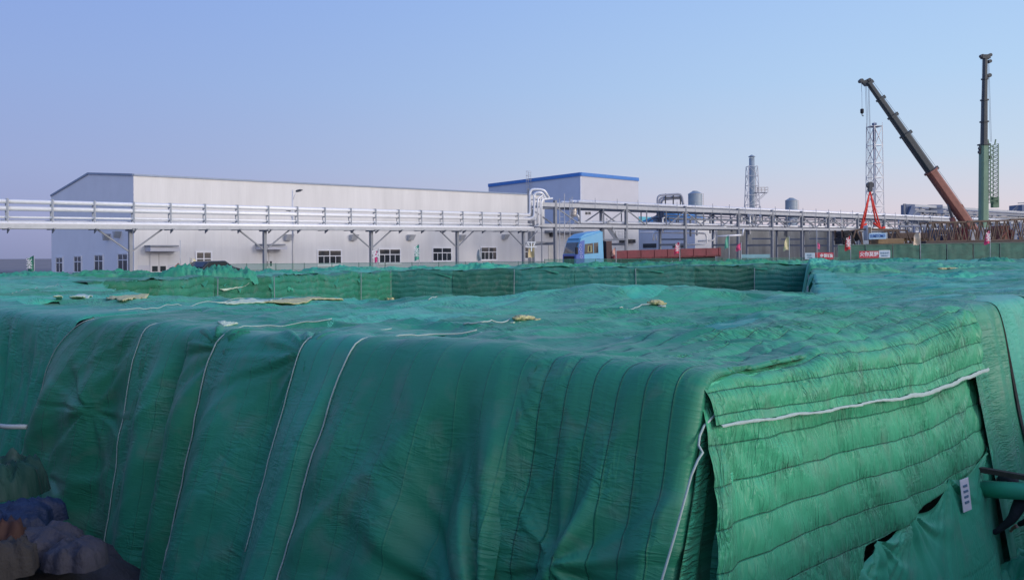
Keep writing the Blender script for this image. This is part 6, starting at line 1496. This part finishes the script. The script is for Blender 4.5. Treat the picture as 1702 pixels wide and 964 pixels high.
# planks
m_wood = mat('pale_timber', (.34, .28, .20), .8, var=.25, vscale=3, stretch=(1, 6, 1), bump=.3)
b = MB(); b.bar(at(1655, 972, 12.6), at(1672, 926, 13.6), .17, .06); tag(b.build('timber_plank', m_wood), 'pale timber plank leaning at the lower right picture corner', 'timber')
b = MB(); b.bar(at(1671, 907, 14.0), at(1690, 918, 13.6), .17, .09); tag(b.build('timber_block', m_wood), 'short pale timber block beyond the leaning plank', 'timber')
bundle(9.6, 13.2, 2.2, 1.5, .55, .3, 44, m_flap, 'crumpled green sheet on the trench floor at the lower right', name='crumpled_sheet', z0=FLOOR, res=.05)
bundle(7.6, 11.0, 1.4, .9, .35, .6, 48, q_rv, 'crumpled green cloth under the leaning plank', name='crumpled_sheet', z0=FLOOR, res=.05)
# worker, seen from behind, stooping: one skinned body
def worker():
    base = at(1752, 430, 12.0); X, Y = base.x, base.y; z = FLOOR+.12
    J = {'pelvis': (0, 0, .95), 'spine': (-.02, .14, 1.22), 'chest': (-.03, .34, 1.42), 'neck': (-.03, .50, 1.50), 'head': (-.03, .64, 1.56), 'headt': (-.03, .76, 1.60),
         'shl': (-.24, .36, 1.42), 'ell': (-.36, .42, 1.14), 'wrl': (-.42, .60, .93), 'hal': (-.43, .68, .86), 'shr': (.20, .36, 1.42), 'elr': (.30, .42, 1.14), 'wrr': (.22, .62, .95), 'har': (.20, .70, .89),
         'hil': (-.13, .0, .88), 'knl': (-.17, .10, .48), 'anl': (-.18, -.02, .09), 'tol': (-.19, .17, .04), 'hir': (.13, 0, .88), 'knr': (.18, .12, .48), 'anr': (.19, -.02, .09), 'tor': (.2, .17, .04)}
    E = [('pelvis', 'spine'), ('spine', 'chest'), ('chest', 'neck'), ('neck', 'head'), ('head', 'headt'), ('chest', 'shl'), ('shl', 'ell'), ('ell', 'wrl'), ('wrl', 'hal'), ('chest', 'shr'), ('shr', 'elr'), ('elr', 'wrr'), ('wrr', 'har'),
         ('pelvis', 'hil'), ('hil', 'knl'), ('knl', 'anl'), ('anl', 'tol'), ('pelvis', 'hir'), ('hir', 'knr'), ('knr', 'anr'), ('anr', 'tor')]
    Rr = {'pelvis': .19, 'spine': .18, 'chest': .20, 'neck': .07, 'head': .11, 'headt': .10, 'shl': .11, 'ell': .07, 'wrl': .045, 'hal': .04, 'shr': .11, 'elr': .07, 'wrr': .045, 'har': .04, 'hil': .13, 'knl': .09, 'anl': .06, 'tol': .045, 'hir': .13, 'knr': .09, 'anr': .06, 'tor': .045}
    names = list(J); rot = R(25)
    def wp(q, s=1.0): return (X+q[0]*math.cos(rot)-q[1]*math.sin(rot), Y+q[0]*math.sin(rot)+q[1]*math.cos(rot), z+q[2])
    t = thing('person', 'worker in dark jacket and trousers stooping at the right picture edge, seen from behind', 'person', (X, Y, z))
    def skin(name, js, es, rad, m, sub=2):
        me = bpy.data.meshes.new(name); idx = {n: i for i, n in enumerate(js)}
        me.from_pydata([tuple(Vector(wp(js[n]))-Vector((X, Y, z))) for n in js], [(idx[a], idx[c]) for a, c in es], []); o = bpy.data.objects.new(name, me); C.objects.link(o); o.parent = t
        o.modifiers.new('skin', 'SKIN'); 
        for n in js: r = rad[n]; me.skin_vertices[0].data[idx[n]].radius = (r, r)
        me.skin_vertices[0].data[0].use_root = True
        s_ = o.modifiers.new('sub', 'SUBSURF'); s_.levels = s_.render_levels = sub
        me.materials.append(m); o.modifiers['skin'].use_smooth_shade = True; return o
    cloth = mat('dark_work_clothes', (.018, .022, .030), .9, var=.35, vscale=6, bump=.5, bscale=9); skinm = mat('skin', (.36, .20, .14), .6)
    skin('body', J, E, Rr, cloth)
    hood = MB(); c = Vector(wp((-.03, .70, 1.60))); n = 10
    import bmesh
    bm = bmesh.new(); bmesh.ops.create_uvsphere(bm, u_segments=20, v_segments=14, radius=.145, matrix=Matrix.Translation(c-Vector((X, Y, z))) @ Matrix.Diagonal((1, 1.15, 1.1, 1)))
    me = bpy.data.meshes.new('hood'); bm.to_mesh(me); bm.free(); me.shade_smooth(); o = bpy.data.objects.new('hood', me); C.objects.link(o); o.parent = t; me.materials.append(cloth)
    fc = Vector(wp((-.03, .80, 1.57)))
    bm = bmesh.new(); bmesh.ops.create_uvsphere(bm, u_segments=16, v_segments=12, radius=.10, matrix=Matrix.Translation(fc-Vector((X, Y, z))) @ Matrix.Diagonal((.9, .75, 1.1, 1)))
    bmesh.ops.create_cone(bm, segments=6, radius1=.018, radius2=.006, depth=.05, cap_ends=True, matrix=Matrix.Translation(Vector(wp((-.03, .885, 1.55)))-Vector((X, Y, z))))
    me = bpy.data.meshes.new('face'); bm.to_mesh(me); bm.free(); me.shade_smooth(); o = bpy.data.objects.new('face', me); C.objects.link(o); o.parent = t; me.materials.append(skinm)
    for hnd, side in (('hal', -1), ('har', 1)):
        w = J[hnd]; js = {'w': w, 'p': (w[0], w[1]+.05, w[2]-.05)}; es = [('w', 'p')]; rd_ = {'w': .032, 'p': .036}
        for f_ in range(4):
            a = (w[0]-.033+f_*.022, w[1]+.085, w[2]-.09); m_ = (a[0], a[1]+.025, a[2]-.035); e_ = (a[0], a[1]+.02, a[2]-.065+.01*abs(f_-1.5)); js[f'a{f_}'] = a; js[f'm{f_}'] = m_; js[f'e{f_}'] = e_; es += [('p', f'a{f_}'), (f'a{f_}', f'm{f_}'), (f'm{f_}', f'e{f_}')]; rd_[f'a{f_}'] = .010; rd_[f'm{f_}'] = .009; rd_[f'e{f_}'] = .008
        js['t0'] = (w[0]-side*.04, w[1]+.05, w[2]-.04); js['t1'] = (w[0]-side*.055, w[1]+.08, w[2]-.07); es += [('w', 't0'), ('t0', 't1')]; rd_['t0'] = .013; rd_['t1'] = .010
        skin('hand', js, es, rd_, skinm, 1)
worker()

# lower left: sacks, blue sheet and rubble, base colours darkened in place of shade
def heap(px, py, Y, rx, ry, h, ang, sd_, m, label, name, cat, group=None):
    p = at(px, py, Y); return bundle(p.x, p.y, rx, ry, h, ang, sd_, m, label, cat, name, z0=p.z, group=group, res=.035)
m_sack = mat('shade_darkened_white_sack', (.045, .045, .06), .8, var=.2, vscale=4, bump=.6, bscale=14); m_sheetb = mat('blue_sheet', (.008, .02, .06), .6, var=.3, vscale=3, bump=.4); m_rub = mat('rubble_soil', (.05, .045, .05), .95, var=.35, vscale=3, bump=.6, bscale=12)
NB = 60; U, Vv = np.meshgrid(np.linspace(-1, 1, NB), np.linspace(-1, 1, NB), indexing='ij'); pc = at(20, 960, 11.3)
k = np.clip(1-(U**2+Vv**2), 0, 1)**.6; P = np.stack([pc.x-1.6+U*3.3, pc.y+.5+Vv*2.6, FLOOR-.05+k*1.35*(.85+.25*fbm(U*3, Vv*3, 5))+.06*ridge(U*9, Vv*9, 8)*k], -1)
tag(grid_obj('rubble_heap', P, U*3, Vv*3, m_rub), 'low heap of soil and rubble in the lower left picture corner', 'rubble', kind=None)
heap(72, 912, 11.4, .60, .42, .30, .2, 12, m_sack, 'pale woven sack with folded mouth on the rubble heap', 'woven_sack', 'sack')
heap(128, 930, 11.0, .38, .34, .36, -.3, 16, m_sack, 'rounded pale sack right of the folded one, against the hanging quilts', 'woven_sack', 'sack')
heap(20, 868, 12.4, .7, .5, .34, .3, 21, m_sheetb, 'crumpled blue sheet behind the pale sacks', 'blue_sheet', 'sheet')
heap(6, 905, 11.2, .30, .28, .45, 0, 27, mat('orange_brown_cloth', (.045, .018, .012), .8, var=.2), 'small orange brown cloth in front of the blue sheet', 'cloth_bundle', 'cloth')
heap(-12, 815, 13.4, .8, .5, .62, .1, 33, quilt_mat('shade_darkened_green_nylon', (.008, .06, .045), .4, .2, .3, .6), 'dark green crumpled quilt heaped behind the blue sheet', 'crumpled_quilt', 'bundle')  # quilt green cut down to stand in for shade on this heap
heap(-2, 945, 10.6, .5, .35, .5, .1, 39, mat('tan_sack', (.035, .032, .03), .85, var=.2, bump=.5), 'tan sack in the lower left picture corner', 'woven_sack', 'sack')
b = MB(); b.tube([at(-60, 700, 14.2), at(10, 709, 14.0), at(44, 709, 14.0)], .042, 12); tag(b.build('white_pipe', mat('white_plastic_pipe', (.30, .36, .38), .5), smooth=True), 'short white pipe end sticking out at the left picture edge', 'pipe')
for o in C.objects:
    if '_o' in o.keys(): del o['_o']
